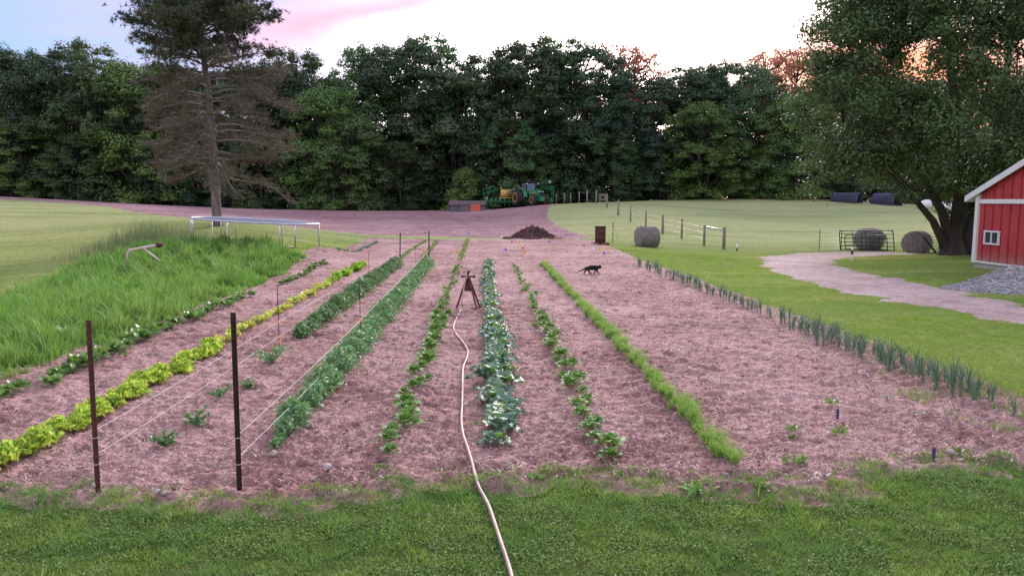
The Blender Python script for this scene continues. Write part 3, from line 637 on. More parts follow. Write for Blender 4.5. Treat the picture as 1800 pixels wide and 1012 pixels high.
for px in range(-160, 2000, 75):
    tree(random.choice([3, 4]), px+random.uniform(-20, 20), random.uniform(200, 240), random.uniform(122, 128), 'dark tree deep in the wood, glimpsed between nearer trunks', 'deep rows of the wood', wide=1.5)
tree(6, 816, 278, 87, 'small light green conical tree beside the shed', 'small trees', wide=1.05, name='small_tree')
# ------------------------------------------------------------------ pine
def pine():
    rg = np.random.default_rng(21); b = on(380, 40); ht = 15.2
    t = thing('pine_tree', 'tall pine with green top and bare brown lower branches', 'tree', b); t.scale = (.97, .97, .93)
    k = CAMZ-b.z
    tr = MB(); base = [(0, 0, -.3), (0, 0, .3), (-.02, 0, 2), (-.07, 0, 4.5), (-.14, .02, 7), (-.3, 0, 9.2), (-.42, 0, 11.5), (-.46, 0, 13.5), (-.46, 0, 14.9)]
    tr.tube(base, [.38, .26, .235, .21, .18, .145, .105, .06, .02], 14); tr.build('trunk', M['barkpine'], t, True)
    def tx(z):
        for i in range(len(base)-1):
            if base[i+1][2] >= z:
                f = (z-base[i][2])/(base[i+1][2]-base[i][2]); return Vector(base[i]).lerp(Vector(base[i+1]), f)
        return Vector(base[-1])
    TG = []; TB = []; dead = []
    lbr = MB()
    zs = list(np.linspace(3.1, 9.6, 52))+list(np.linspace(9.7, 14.7, 64))
    for i, z in enumerate(zs):
        a = i*2.399+rg.normal()*.5; f = (z-3)/11.6; wob = rg.normal(size=3)
        R0 = np.interp(z, [3, 5, 7, 9, 10.5, 12, 13.5, 14.7], [4.2, 4.7, 4.6, 4.2, 3.9, 2.8, 1.7, .6])*rg.uniform(.55, 1.12)
        up = np.interp(z, [3, 6, 9, 12, 15], [-.02, .12, .2, .42, .8]); droop = np.interp(z, [3, 6, 9, 12], [.30, .25, .16, .02])*rg.uniform(.3, 1.5); up += rg.normal()*.07
        p0 = tx(z); pts = []
        for q in range(6):
            s = q/5; r = R0*s
            pts.append(p0+Vector((math.cos(a+.18*math.sin(s*3))*r, math.sin(a+.18*math.sin(s*3)+.12*wob[0]*s)*r, up*r-droop*r*s+.16*math.sin(s*6+i)*wob[1])))
        m_ = MB(); m_.tube(pts, [.070-.028*f, .058, .048, .036, .024, .010], 6)
        # twigs
        col_low = z < 9.0
        nt_ = int(10+R0*5)
        for j in range(nt_):
            s = rg.uniform(.30 if col_low else .25, 1); ii = min(4, int(s*5)); q0 = pts[ii].lerp(pts[ii+1], s*5-ii)
            aa = a+rg.choice([-1, 1])*rg.uniform(.4, 1.2); L = rg.uniform(.5, 1.25)*(1.15-.5*s)
            e = q0+Vector((math.cos(aa)*L, math.sin(aa)*L, rg.uniform(-.32, .22)*L if col_low else rg.uniform(0, .5)*L))
            md = q0.lerp(e, .5)+Vector((0, 0, -.06)); m_.tube([q0, md, e], [.014, .010, .005], 4)
            for q in range(6 if col_low else 7):
                s2 = rg.uniform(.2, 1.1); c = q0.lerp(e, s2)+Vector(rg.normal(size=3)*.16)
                (TB if rg.random() < np.clip((12.2-z)/4.2, 0, 1) else TG).append((c, math.atan2(e.y-q0.y, e.x-q0.x)))
        m_.build('branch', M['barkdead'] if z < 8.5 else M['barkpine'], t, True)
    def tufts(T, m, name, L0, nn, wd):
        C0 = np.array([tuple(c[0]) for c in T]); n = len(C0); P = np.repeat(C0, nn, 0)
        d = unit(rg.normal(size=(n*nn, 3))+[0, 0, .35]); L = rg.uniform(.6, 1.1, (n*nn, 1))*L0; s = unit(np.cross(d, rg.normal(size=(n*nn, 3))))*wd
        V = np.stack([P-s, P+s, P+d*L], 1).reshape(-1, 3); link(name, mesh(name, V, np.arange(len(V)).reshape(-1, 3), False, (m,)), t)['kind'] = 'stuff'
    tufts(TB, M['pineb'], 'brown_needles', .22, 9, .012); tufts(TG, M['pineg'], 'green_needles', .27, 18, .019)
pine()
# ------------------------------------------------------------------ maple
def maple():
    rg = np.random.default_rng(31); b = on(1682, 37); t = thing('maple_tree', 'large spreading maple with several dark stems behind the red barn', 'tree', b)
    def loc(px, py, D): p = at(px, py, D)-b; return Vector(p)
    stems = [[loc(1672, 447, 37), loc(1655, 420, 37), loc(1640, 388, 36.6), loc(1612, 355, 36), loc(1560, 300, 35), loc(1480, 240, 34.5)],
             [loc(1676, 447, 37), loc(1668, 415, 37), loc(1655, 370, 37), loc(1632, 330, 36.8), loc(1610, 250, 37), loc(1560, 150, 37)],
             [loc(1682, 447, 37), loc(1682, 400, 37), loc(1690, 340, 37.2), loc(1688, 250, 37.3), loc(1672, 130, 37.6), loc(1660, -20, 38)],
             [loc(1692, 447, 37.2), loc(1700, 400, 37.6), loc(1712, 350, 38), loc(1745, 260, 38.5), loc(1770, 120, 39), loc(1790, -20, 39.5)],
             [loc(1690, 447, 36.8), loc(1706, 410, 36.6), loc(1735, 360, 36), loc(1790, 290, 35.5), loc(1850, 200, 35)]]
    rads = [[.30, .20, .17, .13, .09, .05], [.36, .24, .21, .17, .12, .06], [.48, .38, .33, .26, .18, .08], [.42, .32, .27, .2, .13, .06], [.34, .26, .2, .13, .07]]
    tb = MB()
    for s, r in zip(stems, rads): s[0].z -= .3; tb.tube(s, r, 10)
    tb.tube([(0, 0, -.4), (0, 0, .1), (.02, 0, .8)], [.85, .68, .50], 14)
    tb.build('trunk', M['bark'], t, True)
    ends = []; br = MB()
    allp = [p for s in stems for p in smooth(s, 5)[8:]]
    L = []
    cr = loc(1700, 130, 37.5)
    while len(L) < 520:
        d = rg.normal(size=3); d /= np.linalg.norm(d); rr = rg.uniform(.42, 1)**.6
        p = np.array(cr)+d*rr*np.array([8.3, 7.2, 7.6]); pz = p[2]+b.z
        edge = np.hypot(p[0]-cr.x, p[1]-cr.y)
        L_ok = True
        if p[0] < -1.2 and p[2]+b.z < 4.3: continue
        if p[2] < 2.0+.05*edge or (p[2] < 3.3 and p[0] > -1.5 and rg.random() < .75) : continue
        # thinner band where the glow shows through
        if 7.0 < pz < 9.2 and rg.random() < .45: continue
        L.append((*p, rg.uniform(.65, 1.35)))
    for px, py, D, r in [(1425, 335, 36, .8), (1450, 305, 36, .9), (1480, 300, 35.5, .8), (1420, 290, 36, .8), (1520, 285, 35, .8), (1560, 285, 35, .9), (1600, 345, 34.5, .6), (1440, 250, 36, 1), (1400, 215, 37, .8), (1410, 180, 37, .8), (1440, 100, 37, .6), (1470, 60, 37, .8), (1490, 25, 37, .8), (1430, 150, 37, .8), (1480, 150, 37, 1), (1495, 280, 35.5, 1.1), (1540, 270, 35, 1.1), (1620, 300, 34.5, .9), (1660, 310, 34, .8), (1700, 330, 34, .6), (1750, 250, 34, 1)]:
        L.append((*loc(px, py, D), r))
    nodes_ = []
    L.sort(key=lambda q: min((Vector(q[:3])-a_).length for a_ in allp))
    for (x, y, z, r) in L:
        p = Vector((x, y, z)); c = min(allp, key=lambda q: (q-p).length+max(0, q.z-p.z+.6)*1.2)
        md = c.lerp(p, .5)+Vector((rg.normal()*.25, rg.normal()*.25, .25*(p-c).length*.5)); br.tube([c, md, p], [.045, .03, .012], 5); nodes_.append(md)
        if len(nodes_) % 2: allp.append(c.lerp(p, .6)+Vector((0, 0, .1)))
        for q in range(3): br.tube([md.lerp(p, .5), p+Vector(rg.normal(size=3)*r*.7)], [.018, .006], 4)
    link('limbs', br.me('limbs', M['bark'], True), t)
    V, F = crown_leaves(L, 300, .19, rg, .7)
    link('crown', mesh('crown', V, F, False, (M['maple'],)), t)
maple()
# ------------------------------------------------------------------ barn
def barn():
    A = at(1711, 470, 26.4); A.z = 0; B = at(1800, 486, 23.9); B.z = 0
    u = (B-A).normalized(); out = Vector((-u.y, u.x, 0));  out = out if out.x < 0 else -out     # u runs to the near corner, out faces the driveway
    t = thing('barn', 'red steel barn with white trim at the right edge', 'barn', A)
    Wd, Ln, zs, ze, pitch = 8.4, 9.0, .22, 2.62, .42
    inn = -out
    def P(a, l, z): return u*a+inn*l+Vector((0, 0, z))
    MB().poly([P(0, 0, -.4), P(Wd, 0, -.4), P(Wd, Ln, -.4), P(0, Ln, -.4)], zs+.4, (0, 0, 1)).build('foundation', M['concrete'], t)
    top = lambda a: ze+pitch*min(a, Wd-a)
    pw = .42; n = int(Wd/pw)
    for i in range(n):                    # vertical steel sheets with a raised rib each, on the gable facing the track
        a0 = i*pw+.01; a1 = (i+1)*pw-.01; z0 = zs+.06; segs = []
        if abs(a0-.42*1) < .9 and False: pass
        m_ = MB(); m_.poly([P(a0, .03, z0), P(a1, .03, z0), P(a1, .03, top(a1)-.03), P(a0, .03, top(a0)-.03)], .03, out)
        m_.poly([P(a1-.055, 0, z0), P(a1-.01, 0, z0), P(a1-.01, 0, top(a1)-.06), P(a1-.055, 0, top(a1-.055)-.06)], .028, out)
        m_.build('siding_panel', M['red'], t)
    nl = int(Ln/pw)
    for side in (0, 1):
        for i in range(nl):
            l0 = i*pw+.05; l1 = l0+pw-.02; aa = 0 if side == 0 else Wd; nn = -u if side == 0 else u
            MB().poly([P(aa, l0, zs+.06), P(aa, l1, zs+.06), P(aa, l1, ze), P(aa, l0, ze)], -.03, nn).poly([P(aa, l1-.05, zs+.06), P(aa, l1, zs+.06), P(aa, l1, ze), P(aa, l1-.05, ze)], .025, nn).build('siding_panel', M['red'], t)
    MB().poly([P(0, Ln, zs), P(Wd, Ln, zs), P(Wd, Ln, ze), P(Wd/2, Ln, top(Wd/2)), P(0, Ln, ze)], .03, inn).build('back_wall', M['red'], t)
    ml = MB()
    ml.box(P(.06, -.03, (zs+ze)/2), (.16, .12, ze-zs), Matrix((u, inn, Vector((0, 0, 1)))).transposed()); ml.build('corner_trim', M['white'], t, bevel=.008)
    Mx = Matrix((u, inn, Vector((0, 0, 1)))).transposed()
    MB().box(P(Wd-.06, -.03, (zs+ze)/2), (.16, .12, ze-zs), Mx).build('corner_trim', M['white'], t)
    MB().box(P(Wd/2, -.045, 2.36), (Wd-.3, .05, .15), Mx).build('horizontal_trim', M['white'], t, bevel=.006)
    MB().box(P(Wd/2, -.04, zs+.04), (Wd-.02, .06, .06), Mx).build('base_trim', M['white'], t)
    ov = .42
    for s in (0, 1):
        def Q(a, l, dz=0):
            aa = a if s == 0 else Wd-a; return P(aa, l, ze+pitch*a+dz)
        MB().poly([Q(-ov, -.14, .06), Q(Wd/2, -.14, .06), Q(Wd/2, Ln+.3, .06), Q(-ov, Ln+.3, .06)], .04, (0, 0, 1)).build('roof', M['galv'], t)
        MB().poly([Q(-ov-.03, -.15, -.10), Q(Wd/2, -.15, -.10), Q(Wd/2, -.15, .115), Q(-ov-.03, -.15, .115)], .05, out).build('rake_trim', M['white'], t)
        MB().poly([Q(-ov, -.14, -.10), Q(-ov, Ln+.3, -.10), Q(-ov, Ln+.3, .09), Q(-ov, -.14, .09)], .03, -u if s == 0 else u).build('fascia', M['white'], t)
        MB().poly([Q(-ov, -.13, -.09), Q(-.0, -.13, -.09), Q(0, Ln, -.09), Q(-ov, Ln, -.09)], .02, (0, 0, -1)).build('soffit', M['white'], t)
    # sliding window
    a0, a1, z0, z1 = .56, 1.26, .92, 1.34
    wn = MB()
    for (aa, zz, wa, hz) in [((a0+a1)/2, z0, a1-a0+.08, .05), ((a0+a1)/2, z1, a1-a0+.08, .05), (a0, (z0+z1)/2, .05, z1-z0), (a1, (z0+z1)/2, .05, z1-z0), ((a0+a1)/2, (z0+z1)/2, .04, z1-z0)]:
        wn.box(P(aa, -.055, zz), (wa, .06, hz), Mx)
    wo = wn.build('window', M['white'], t)
    for q in (0, 1):
        c = a0+.02+(a1-a0)/4+q*((a1-a0)/2-.02); MB().box(P(c, -.045, (z0+z1)/2), ((a1-a0)/2-.03, .02, z1-z0-.03), Mx).build('pane', M['glass'], wo)
barn()
def heap(name, c, rx, ry, h, m, lab, cat, seed, n=64, rough=.2, skew=0):
    rg = np.random.default_rng(seed); g = np.linspace(-1, 1, n); yy, xx = np.meshgrid(g, g, indexing='ij'); r = np.hypot(xx, yy)
    prof = np.clip(1-r**1.3, -.1, 1)*h; X = xx*rx; Y = yy*ry
    nz = fbm(X*1.5+seed, Y*1.5, 5, .6); z = prof*(1+.5*nz)+rough*nz*h*np.clip(1-r, 0, 1)
    z = np.where(r < 1, z, -.12)+H(X+c[0], Y+c[1])-c[2]-.02
    return tag(link(name, mesh(name, np.stack([X, Y, z], -1).reshape(-1, 3), gridfaces(n, n), True, (m,)), None, c), lab, cat)
g = gp(1790, 512, 0); g = Vector((g.x+.45, g.y+.35, 0))
gh = heap('gravel_pile', (g.x, g.y, h1(g.x, g.y)), 2.0, 1.3, .54, M['gravel'], 'low pile of pale grey crushed gravel in front of the barn', 'gravel pile', 3)
n = 3500; a = rg.uniform(0, 6.28, n); r = rg.random(n)**.5*1.08; x = r*np.cos(a)*2.0; y = r*np.sin(a)*1.3
V, F = pebbles(x, y, np.clip(1-r**1.3, 0, 1)*.54*(1+.5*fbm(x*1.5+3, y*1.5, 5, .6))+.2*.54*fbm(x*1.5+3, y*1.5, 5, .6)*np.clip(1-r, 0, 1)+.01, rg.uniform(.015, .035, n), rg)
link('gravel_stones', mesh('gravel_stones', V, F, False, (M['gravel'],)), gh)['kind'] = 'stuff'
g = on(938, 46.5); hp = heap('soil_heap', (g.x, g.y, g.z), 1.5, 1.1, .70, M['heap'], 'dark brown heap of soil at the edge of the tilled field', 'soil heap', 9, 64, .35)
n = 900; a = rg.uniform(0, 6.28, n); r = rg.random(n)**.5*1.3; x = r*np.cos(a)*1.5; y = r*np.sin(a)*1.1
V, F = pebbles(x, y, np.clip(1-r**1.3, 0, 1)*.70*(1+.5*fbm(x*1.5+9, y*1.5, 5, .6))+.04, rg.uniform(.03, .08, n), rg)
link('clods', mesh('clods', V, F, False, (M['heap'],)), hp)['kind'] = 'stuff'
# ------------------------------------------------------------------ trampoline
def trampoline():
    c = at(450, 388, 31); zc = c.z; t = thing('trampoline', 'round trampoline with dark blue mat behind the tall grass', 'trampoline', (c.x, c.y, 0)); rr = 2.55; slope = -.055
    def pt(a, r, dz=0): return Vector((r*math.cos(a), r*math.sin(a)*.80, zc+slope*r*math.cos(a)+dz))
    MB().tube([pt(2*math.pi*k/48, rr) for k in range(48)], .035, 8, closed=True).build('frame_ring', M['pad'], t, True)
    m_ = MB(); m_.v = [tuple(pt(0, 0, -.03))]+[tuple(pt(2*math.pi*k/48, rr*.88, -.01)) for k in range(48)]; m_.f = [[0, k+1, (k+1) % 48+1] for k in range(48)]; m_.build('mat', M['mat'], t)
    for k in range(60):
        a = 2*math.pi*k/60; MB().bar(pt(a, rr*.88, -.01), pt(a, rr*.985, .0), .014, 4).build('spring', M['galv'], t)
    for k in range(6):
        a0 = 2*math.pi*(k+.18)/6
        for da in (-.13, .13):
            p = pt(a0+da, rr); gz = h1(c.x+p.x, c.y+p.y); MB().bar(p, (p.x, p.y, gz), .024, 8).build('leg', M['galv'], t, True)
        p1 = pt(a0-.13, rr); p2 = pt(a0+.13, rr); g1 = h1(c.x+p1.x, c.y+p1.y); g2 = h1(c.x+p2.x, c.y+p2.y)
        MB().bar((p1.x, p1.y, g1+.03), (p2.x, p2.y, g2+.03), .024, 8).build('foot_rail', M['galv'], t, True)
trampoline()
def pole_():
    p = at(224, 449, 24); t = thing('bent_pipe', 'bent pale pink pipe on a prop sticking out of tall grass', 'pipe', p)
    q = [at(a, b, D)-p for a, b, D in [(224, 470, 24), (224, 447, 24), (228, 440, 24), (250, 435.5, 24), (275, 431.5, 24)]]
    MB().tube(q, .045, 10).build('pipe', M['pvc'], t, True)
    MB().tube([at(252, 436, 24)-p, at(281, 458, 23.6)-p], .03, 8).build('prop', M['pvc'], t, True)
    e = at(275, 431.5, 24)-p; d = (q[4]-q[3]).normalized(); MB().disc(e, d, [(0, .06), (.04, .085), (.12, .085), (.16, .05), (.22, .06)], 10).build('fitting', M['rust'], t)
pole_()
# ------------------------------------------------------------------ steel posts, rods, strings
def tpost(x, y, h, lab, m='tpost', lean=(0, 0)):
    t = thing('steel_post', lab, 'post', (x, y, 0), 0, 'steel posts of the pea trellis'); t.rotation_euler = (lean[0], lean[1], 0)
    MB().box((0, 0, h/2-.1), (.042, .006, h+.2)).box((0, .018, h/2-.1), (.006, .032, h+.2)).build('shaft', M[m], t, bevel=.0015)
    m_ = MB()
    for k in range(int(h/.055)): m_.box((0, -.006, .05+k*.055), (.010, .008, .018))
    m_.build('studs', M[m], t)
    for z in (.5, .28): MB().tube([(.024*math.cos(a), .024*math.sin(a)+.008, z+.004*a/6) for a in np.linspace(0, 6.1, 10)], .003, 5).build('string_loop', M['string'], t)
    return t
P1 = gp(172, 860, .07); P2 = gp(421, 860, .07); P3 = gp(703, 465); P4 = gp(754, 463)
tpost(P1.x, P1.y, 1.46, 'leftmost rusty brown steel post standing at the lawn edge', 'rust', (0, R(.6)))
tpost(P2.x, P2.y, 1.52, 'dark steel post at the lawn edge, second from the left', 'tpost', (0, R(.4)))
tpost(P3.x, P3.y, 1.18, 'dark steel post at the far end of the sparse pea row', 'black', (0, R(1.5)))
tpost(P4.x, P4.y, 1.25, 'dark steel post at the far end of the dense pea row', 'black', (0, R(.8)))
def rod(x, y, h, ins, lab, m='rust'):
    t = thing('thin_rod', lab, 'rod', (x, y, 0), 0, 'thin rods carrying the trellis strings')
    MB().bar((0, 0, -.1), (0, 0, h), .0065, 6).build('shaft', M[m], t)
    for z in ins: MB().disc((0, 0, z-.02), (0, 0, 1), [(0, .012), (.006, .022), (.014, .014), (.026, .014), (.034, .022), (.04, .012)], 8).bar((0, 0, z), (-.045, 0, z+.004), .008, 6).build('insulator', M['orange'], t)
rod(-3.28, 12.0, 1.05, (.46, .22, .13), 'thin rusty rod with three orange insulators between the lettuce and peas')
rod(-2.02, 12.3, 1.08, (.43, .2), 'thin rusty rod with two orange insulators beside the dense pea row')
rod(-3.55, 23.5, .75, (.25,), 'thin reddish rod behind the far green lettuces'); rod(-2.35, 26.5, .80, (.45, .15), 'thin rod between the two far black posts')
def string(a, b, lab, sag=.02, mids=()):
    pts = []; L = [Vector(a)]+[Vector(m) for m in mids]+[Vector(b)]
    for i in range(len(L)-1):
        for k in range(12): s = k/12; pts.append(L[i].lerp(L[i+1], s)-Vector((0, 0, sag*4*s*(1-s))))
    pts.append(L[-1]); tag(MB().tube(pts, [.0021+.00008*p.y for p in pts], 5).build('string', M['string']), lab, 'string', 'white trellis strings')
string((P1.x, P1.y, .56), (P3.x, P3.y, .5), 'upper white string from the leftmost post across the sparse peas', .02, [(-3.28, 12, .46)])
string((P1.x, P1.y, .36), (P3.x, P3.y, .28), 'lower white string from the leftmost post across the sparse peas', .02, [(-3.28, 12, .22)])
string((P2.x, P2.y, .52), (P4.x, P4.y, .5), 'upper white string from the second post along the dense peas', .02, [(-2.02, 12.3, .43)])
string((P2.x, P2.y, .34), (P4.x, P4.y, .28), 'lower white string from the second post along the dense peas', .02, [(-2.02, 12.3, .2)])
# ------------------------------------------------------------------ hose and sprinkler
TX, TY = gp(823, 545).x, gp(823, 545).y
SP = thing('sprinkler', 'rusty tripod impact sprinkler standing in the path left of the kale', 'sprinkler', (TX, TY, 0))
hz = .70
for k, (fx, fy) in enumerate([(-.27, .10), (.20, -.10), (.27, .16)]):
    m_ = MB().poly([(fx-.022, fy, 0), (fx+.022, fy, 0), (.022+fx*.12, fy*.1, hz), (-.022+fx*.12, fy*.1, hz)], .007, (0, 1, 0)).poly([(fx-.022, fy, 0), (fx-.016, fy, 0), (-.016+fx*.12, fy*.1, hz), (-.022+fx*.12, fy*.1, hz)], .04, (0, 1, 0)).poly([(fx-.05, fy-.02, 0), (fx+.05, fy-.02, 0), (fx+.05, fy+.05, 0), (fx-.05, fy+.05, 0)], .008, (0, 0, 1))
    m_.build('leg', M['rusttri'], SP)
MB().poly([(-.085, .03, hz-.28), (.085, .03, hz-.28), (.05, .03, hz-.02), (-.05, .03, hz-.02)], .01, (0, 1, 0)).build('brace_plate', M['rust'], SP)
MB().box((0, 0, hz), (.13, .09, .035)).build('top_plate', M['rust'], SP, bevel=.004)
MB().bar((-.13, 0, hz+.045), (.14, 0, hz+.045), .02, 10).disc((-.15, 0, hz+.045), (1, 0, 0), [(0, .03), (.04, .03)], 8).disc((.12, 0, hz+.045), (1, 0, 0), [(0, .03), (.04, .03)], 8).build('coupling', M['tpost'], SP)
m_ = MB().bar((0, 0, hz), (0, 0, hz+.11), .018, 10).box((.0, 0, hz+.13), (.05, .03, .045)).bar((-.02, 0, hz+.13), (.06, -.02, hz+.165), .013, 8).bar((.01, 0, hz+.13), (-.08, .01, hz+.14), .006, 6).box((-.085, .01, hz+.14), (.025, .03, .035)).bar((0, 0, hz+.15), (0, 0, hz+.18), .012, 8)
m_.build('sprinkler_head', M['tpost'], SP)
hp_ = [(-.01, 0, hz+.05), (-.035, -.03, hz+.03), (-.09, -.09, .5), (-.13, -.15, .25), (-.16, -.25, .06)]
hpx = [Vector((TX+a, TY+b, c)) for a, b, c in hp_]
for px, py in [(803, 555), (799, 568), (797, 576), (803, 588), (815, 603), (822, 615), (821, 628), (814, 650), (813, 690), (812, 715), (811, 742), (814, 770), (822, 792), (829, 810), (834, 830), (842, 855), (853, 875), (862, 895), (872, 925), (882, 955), (892, 985), (900, 1014), (908, 1060), (915, 1150)]:
    p = gp(px, py, .05); gz = float(soilz(p.x, p.y)[0]) if p.y > 6.25 else h1(p.x, p.y)+.035; hpx.append(Vector((p.x, p.y, gz+.012)))
tag(MB().tube(smooth(hpx), .0135, 10).build('garden_hose', M['hose'], None, True), 'long pale pink garden hose running from the lawn to the sprinkler', 'hose')
# ------------------------------------------------------------------ crops
def leafmesh(name, L, Wd, m, lobes=3, wave=.12, droop=.5, stalk=.3, nu=7, nv=5, seed=1, ruffle=.0, sm=None):
    rg = np.random.default_rng(seed); V = []; F = []
    for i in range(nu):
        s = i/(nu-1); wv = math.sin(math.pi*min(1, s*.93+.05))**.7*(1+.22*math.cos(s*lobes*6.28)) if 0 < i < nu-1 else .12
        r = L*(stalk+(1-stalk)*s); z = math.sin(s*1.5)*L*.25-droop*L*s*s*.6
        for j in range(nv):
            t = j/(nv-1)*2-1; e = abs(t)
            V.append((r*(1-.08*e*e)+ruffle*.25*Wd*math.sin(seed*3+j*2.3)*s, t*Wd/2*wv, z+.10*Wd*e*e+wave*Wd*math.sin(s*9+t*2.5+seed)*e+ruffle*Wd*math.sin(s*22+seed+j)*e))
    for i in range(nu-1):
        for j in range(nv-1): a = i*nv+j; F.append([a, a+1, a+nv+1, a+nv])
    n = len(V); k = L*stalk
    if stalk > .05:
        w2 = Wd*.035
        V += [(0, -w2, -.25*k), (0, w2, -.25*k), (k, w2, 0), (k, -w2, 0), (0, 0, -.25*k-w2), (k, 0, -w2)]; F += [[n, n+1, n+2, n+3], [n+1, n+4, n+5, n+2], [n+4, n, n+3, n+5]]
    me = mesh(name, np.array(V), F, True, (m, sm or m), [0]*(len(F)-(3 if stalk > .05 else 0))+[1]*(3 if stalk > .05 else 0)); return me
def rosette(name, cat, label, group, x, y, leaves, n, rg, tilt=(.2, 1.1), scale=1., z0=.04):
    z = float(soilz(x, y)[0]) if z0 is not None else h1(x, y)
    t = thing(name, label, cat, (x, y, z-.01), rg.uniform(0, 6.28), group, scale)
    for i in range(n):
        f = i/n; a = i*2.399+rg.normal()*.2; el_ = tilt[1]*(1-f)*0+tilt[0]+(tilt[1]-tilt[0])*f+rg.normal()*.08; s = rg.uniform(.75, 1.1)*(1-.3*f)
        o = link('leaf', leaves[i % len(leaves)], t, (0.01*math.cos(a), .01*math.sin(a), .01+.03*f), Euler((rg.normal()*.2, -el_, a), 'XYZ'), s)
    return t
def joined(leaves, n, rg, tilt, spread=.0, zup=0.):
    bmV = []; bmF = []; off = 0
    for i in range(n):
        f = i/n; a = i*2.399+rg.normal()*.3; Mx = Matrix.Translation((spread*rg.normal(), spread*rg.normal(), .01+zup*rg.random()))@Euler((rg.normal()*.2, -(tilt[0]+(tilt[1]-tilt[0])*f), a), 'XYZ').to_matrix().to_4x4()@Matrix.Scale(rg.uniform(.7, 1.1), 4)
        me = leaves[i % len(leaves)]
        for v in me.vertices: bmV.append(tuple(Mx@v.co))
        for p in me.polygons: bmF.append([v+off for v in p.vertices])
        off += len(me.vertices)
    return bmV, bmF
def nth(i):
    w_ = ['nearest', 'second', 'third', 'fourth', 'fifth', 'sixth', 'seventh', 'eighth', 'ninth', 'tenth', 'eleventh', 'twelfth']
    return w_[i] if i < 12 else '%d%s' % (i+1, 'th' if (i+1) % 100 in (11, 12, 13) else {1: 'st', 2: 'nd', 3: 'rd'}.get((i+1) % 10, 'th'))
rc = np.random.default_rng(5)
kl = [leafmesh('kale_leaf', .31, .18, M['kale'], 3, .20, .6, .35, 8, 5, s, .07) for s in (1, 2, 3, 4)]+[leafmesh('kale_leaf_green', .32, .2, M['kaleg'], 3, .14, .8, .35, 8, 5, 6, .06)]
y = 7.02; i = 0
while y < 27.5:
    sc_ = (.62 if i == 0 else 1. if y < 13 else .85)*rc.uniform(.78, 1.15); nlv = 11 if i == 0 else 17 if y < 14 else 11
    lab = {0: 'small blue green kale plant nearest the lawn', 1: 'large kale plant, second from the lawn, with a drooping green leaf'}.get(i, 'blue green kale plant, %s from the lawn in the wide middle row' % nth(i))
    tk = rosette('kale_plant', 'kale', lab, 'kale plants in the wide middle row', .19+rc.normal()*.05, y, kl, nlv, rc, (.15, 1.15), sc_)
    y += .34 if i == 0 else .36 if y < 14 else .42; i += 1
for px, py, a in [(930, 742, -.1), (905, 660, .1), (850, 735, 3.0)]:
    pass
cl = [leafmesh('beet_leaf', .22, .095, M['chard'], 0, .10, .7, .35, 6, 3, s, .05, M['chard']) for s in (1, 2, 3)]
y = 7.0
for row, X0, lab, first in [(0, -.85, 'leafy spinach plant, %s from the lawn in the row left of the hose', 'smallest leafy plant at the near end of the row left of the hose'), (1, 1.15, 'leafy beet plant, %s from the lawn in the row right of the kale', 'leafy beet plant nearest the lawn in the row right of the kale')]:
    y = [6.72, 6.48][row]; i = 0
    if row: cl2 = [leafmesh('beet_leaf_red', .22, .09, M['chard'], 0, .10, .6, .38, 6, 3, s, .05, M['stemred']) for s in (4, 5, 6)]
    while y < 26.5:
        s_ = rc.uniform(.62, 1.18)*(.55 if i == 0 and row == 0 else 1 if y < 15 else .78)
        if rc.random() > .04 or i == 0:
            rosette(['spinach_plant', 'beet_plant'][row], ['spinach', 'beet'][row], first if i == 0 else lab % nth(i), ['spinach plants left of the hose', 'beet plants right of the kale'][row], X0+rc.normal()*.06+(.04 if y > 20 else 0), y, cl if row == 0 else cl2, 18 if y < 16 else 12, rc, (.3, 1.4), s_*(.88 if row else .95))
        y += rc.uniform(.24, .34) if y < 18 else .32; i += 1
# lettuce
ll = [leafmesh('lettuce_leaf', .125, .095, M['lettuce'], 2, .26, .1, .05, 6, 7, s, .30) for s in (1, 2, 3, 4, 5, 6)]
lg = [leafmesh('lettuce_leaf_green', .15, .15, M['lettuceg'], 0, .16, -.1, .05, 6, 6, s, .16) for s in (5, 6)]
y = 5.75; i = 0
while y < 11.9:
    rosette('lettuce_head', 'lettuce', 'yellow green lettuce head at the far end of the large ones' if y > 11.68 else 'frilly yellow green lettuce head, %s from the lawn' % nth(i), 'large lettuces in the bright row', -4.27+rc.normal()*.05, y, ll, 34, rc, (-.1, 1.45), rc.uniform(1.2, 1.5)*(1.2 if y > 11.2 else 1)); y += .215; i += 1
yl = [leafmesh('young_leaf', .09, .08, M['lettucey'], 0, .15, 0, .05, 4, 4, s, .15) for s in (1, 2, 3)]
def protos(name, leaves, m, n, tilt, k, spread=0, zup=0):
    out = []
    for q in range(k):
        V, F = joined(leaves, n, rc, tilt, spread, zup); out.append(mesh(name, np.array(V), F, True, (m,)))
    return out
yp = protos('young_lettuce', yl, M['lettucey'], 12, (.1, 1.3), 4, .015); gp_ = protos('green_lettuce', lg, M['lettuceg'], 14, (.1, 1.3), 3, .03)
def place(me, name, x, y, cat, lab, grp, s=1.):
    o = link(name, me, None, (x, y, float(soilz(x, y)[0])-.01), (0, 0, rc.uniform(0, 6.28)), s); return tag(o, lab, cat, grp)
y = 12.1
while y < 21: place(yp[rc.integers(4)], 'young_lettuce', -4.3+rc.normal()*.05, y, 'lettuce', 'small pale yellow lettuce seedling in the middle of the bright row', 'small lettuces in the bright row', rc.uniform(.9, 1.4)); y += .15
while y < 27.5: place(gp_[rc.integers(3)], 'green_lettuce', -4.35+rc.normal()*.08, y, 'lettuce', 'bright green lettuce at the far end of the bright row', 'far green lettuces in the bright row', rc.uniform(.9, 1.3)*(1 if y > 22.5 else .7)); y += .26
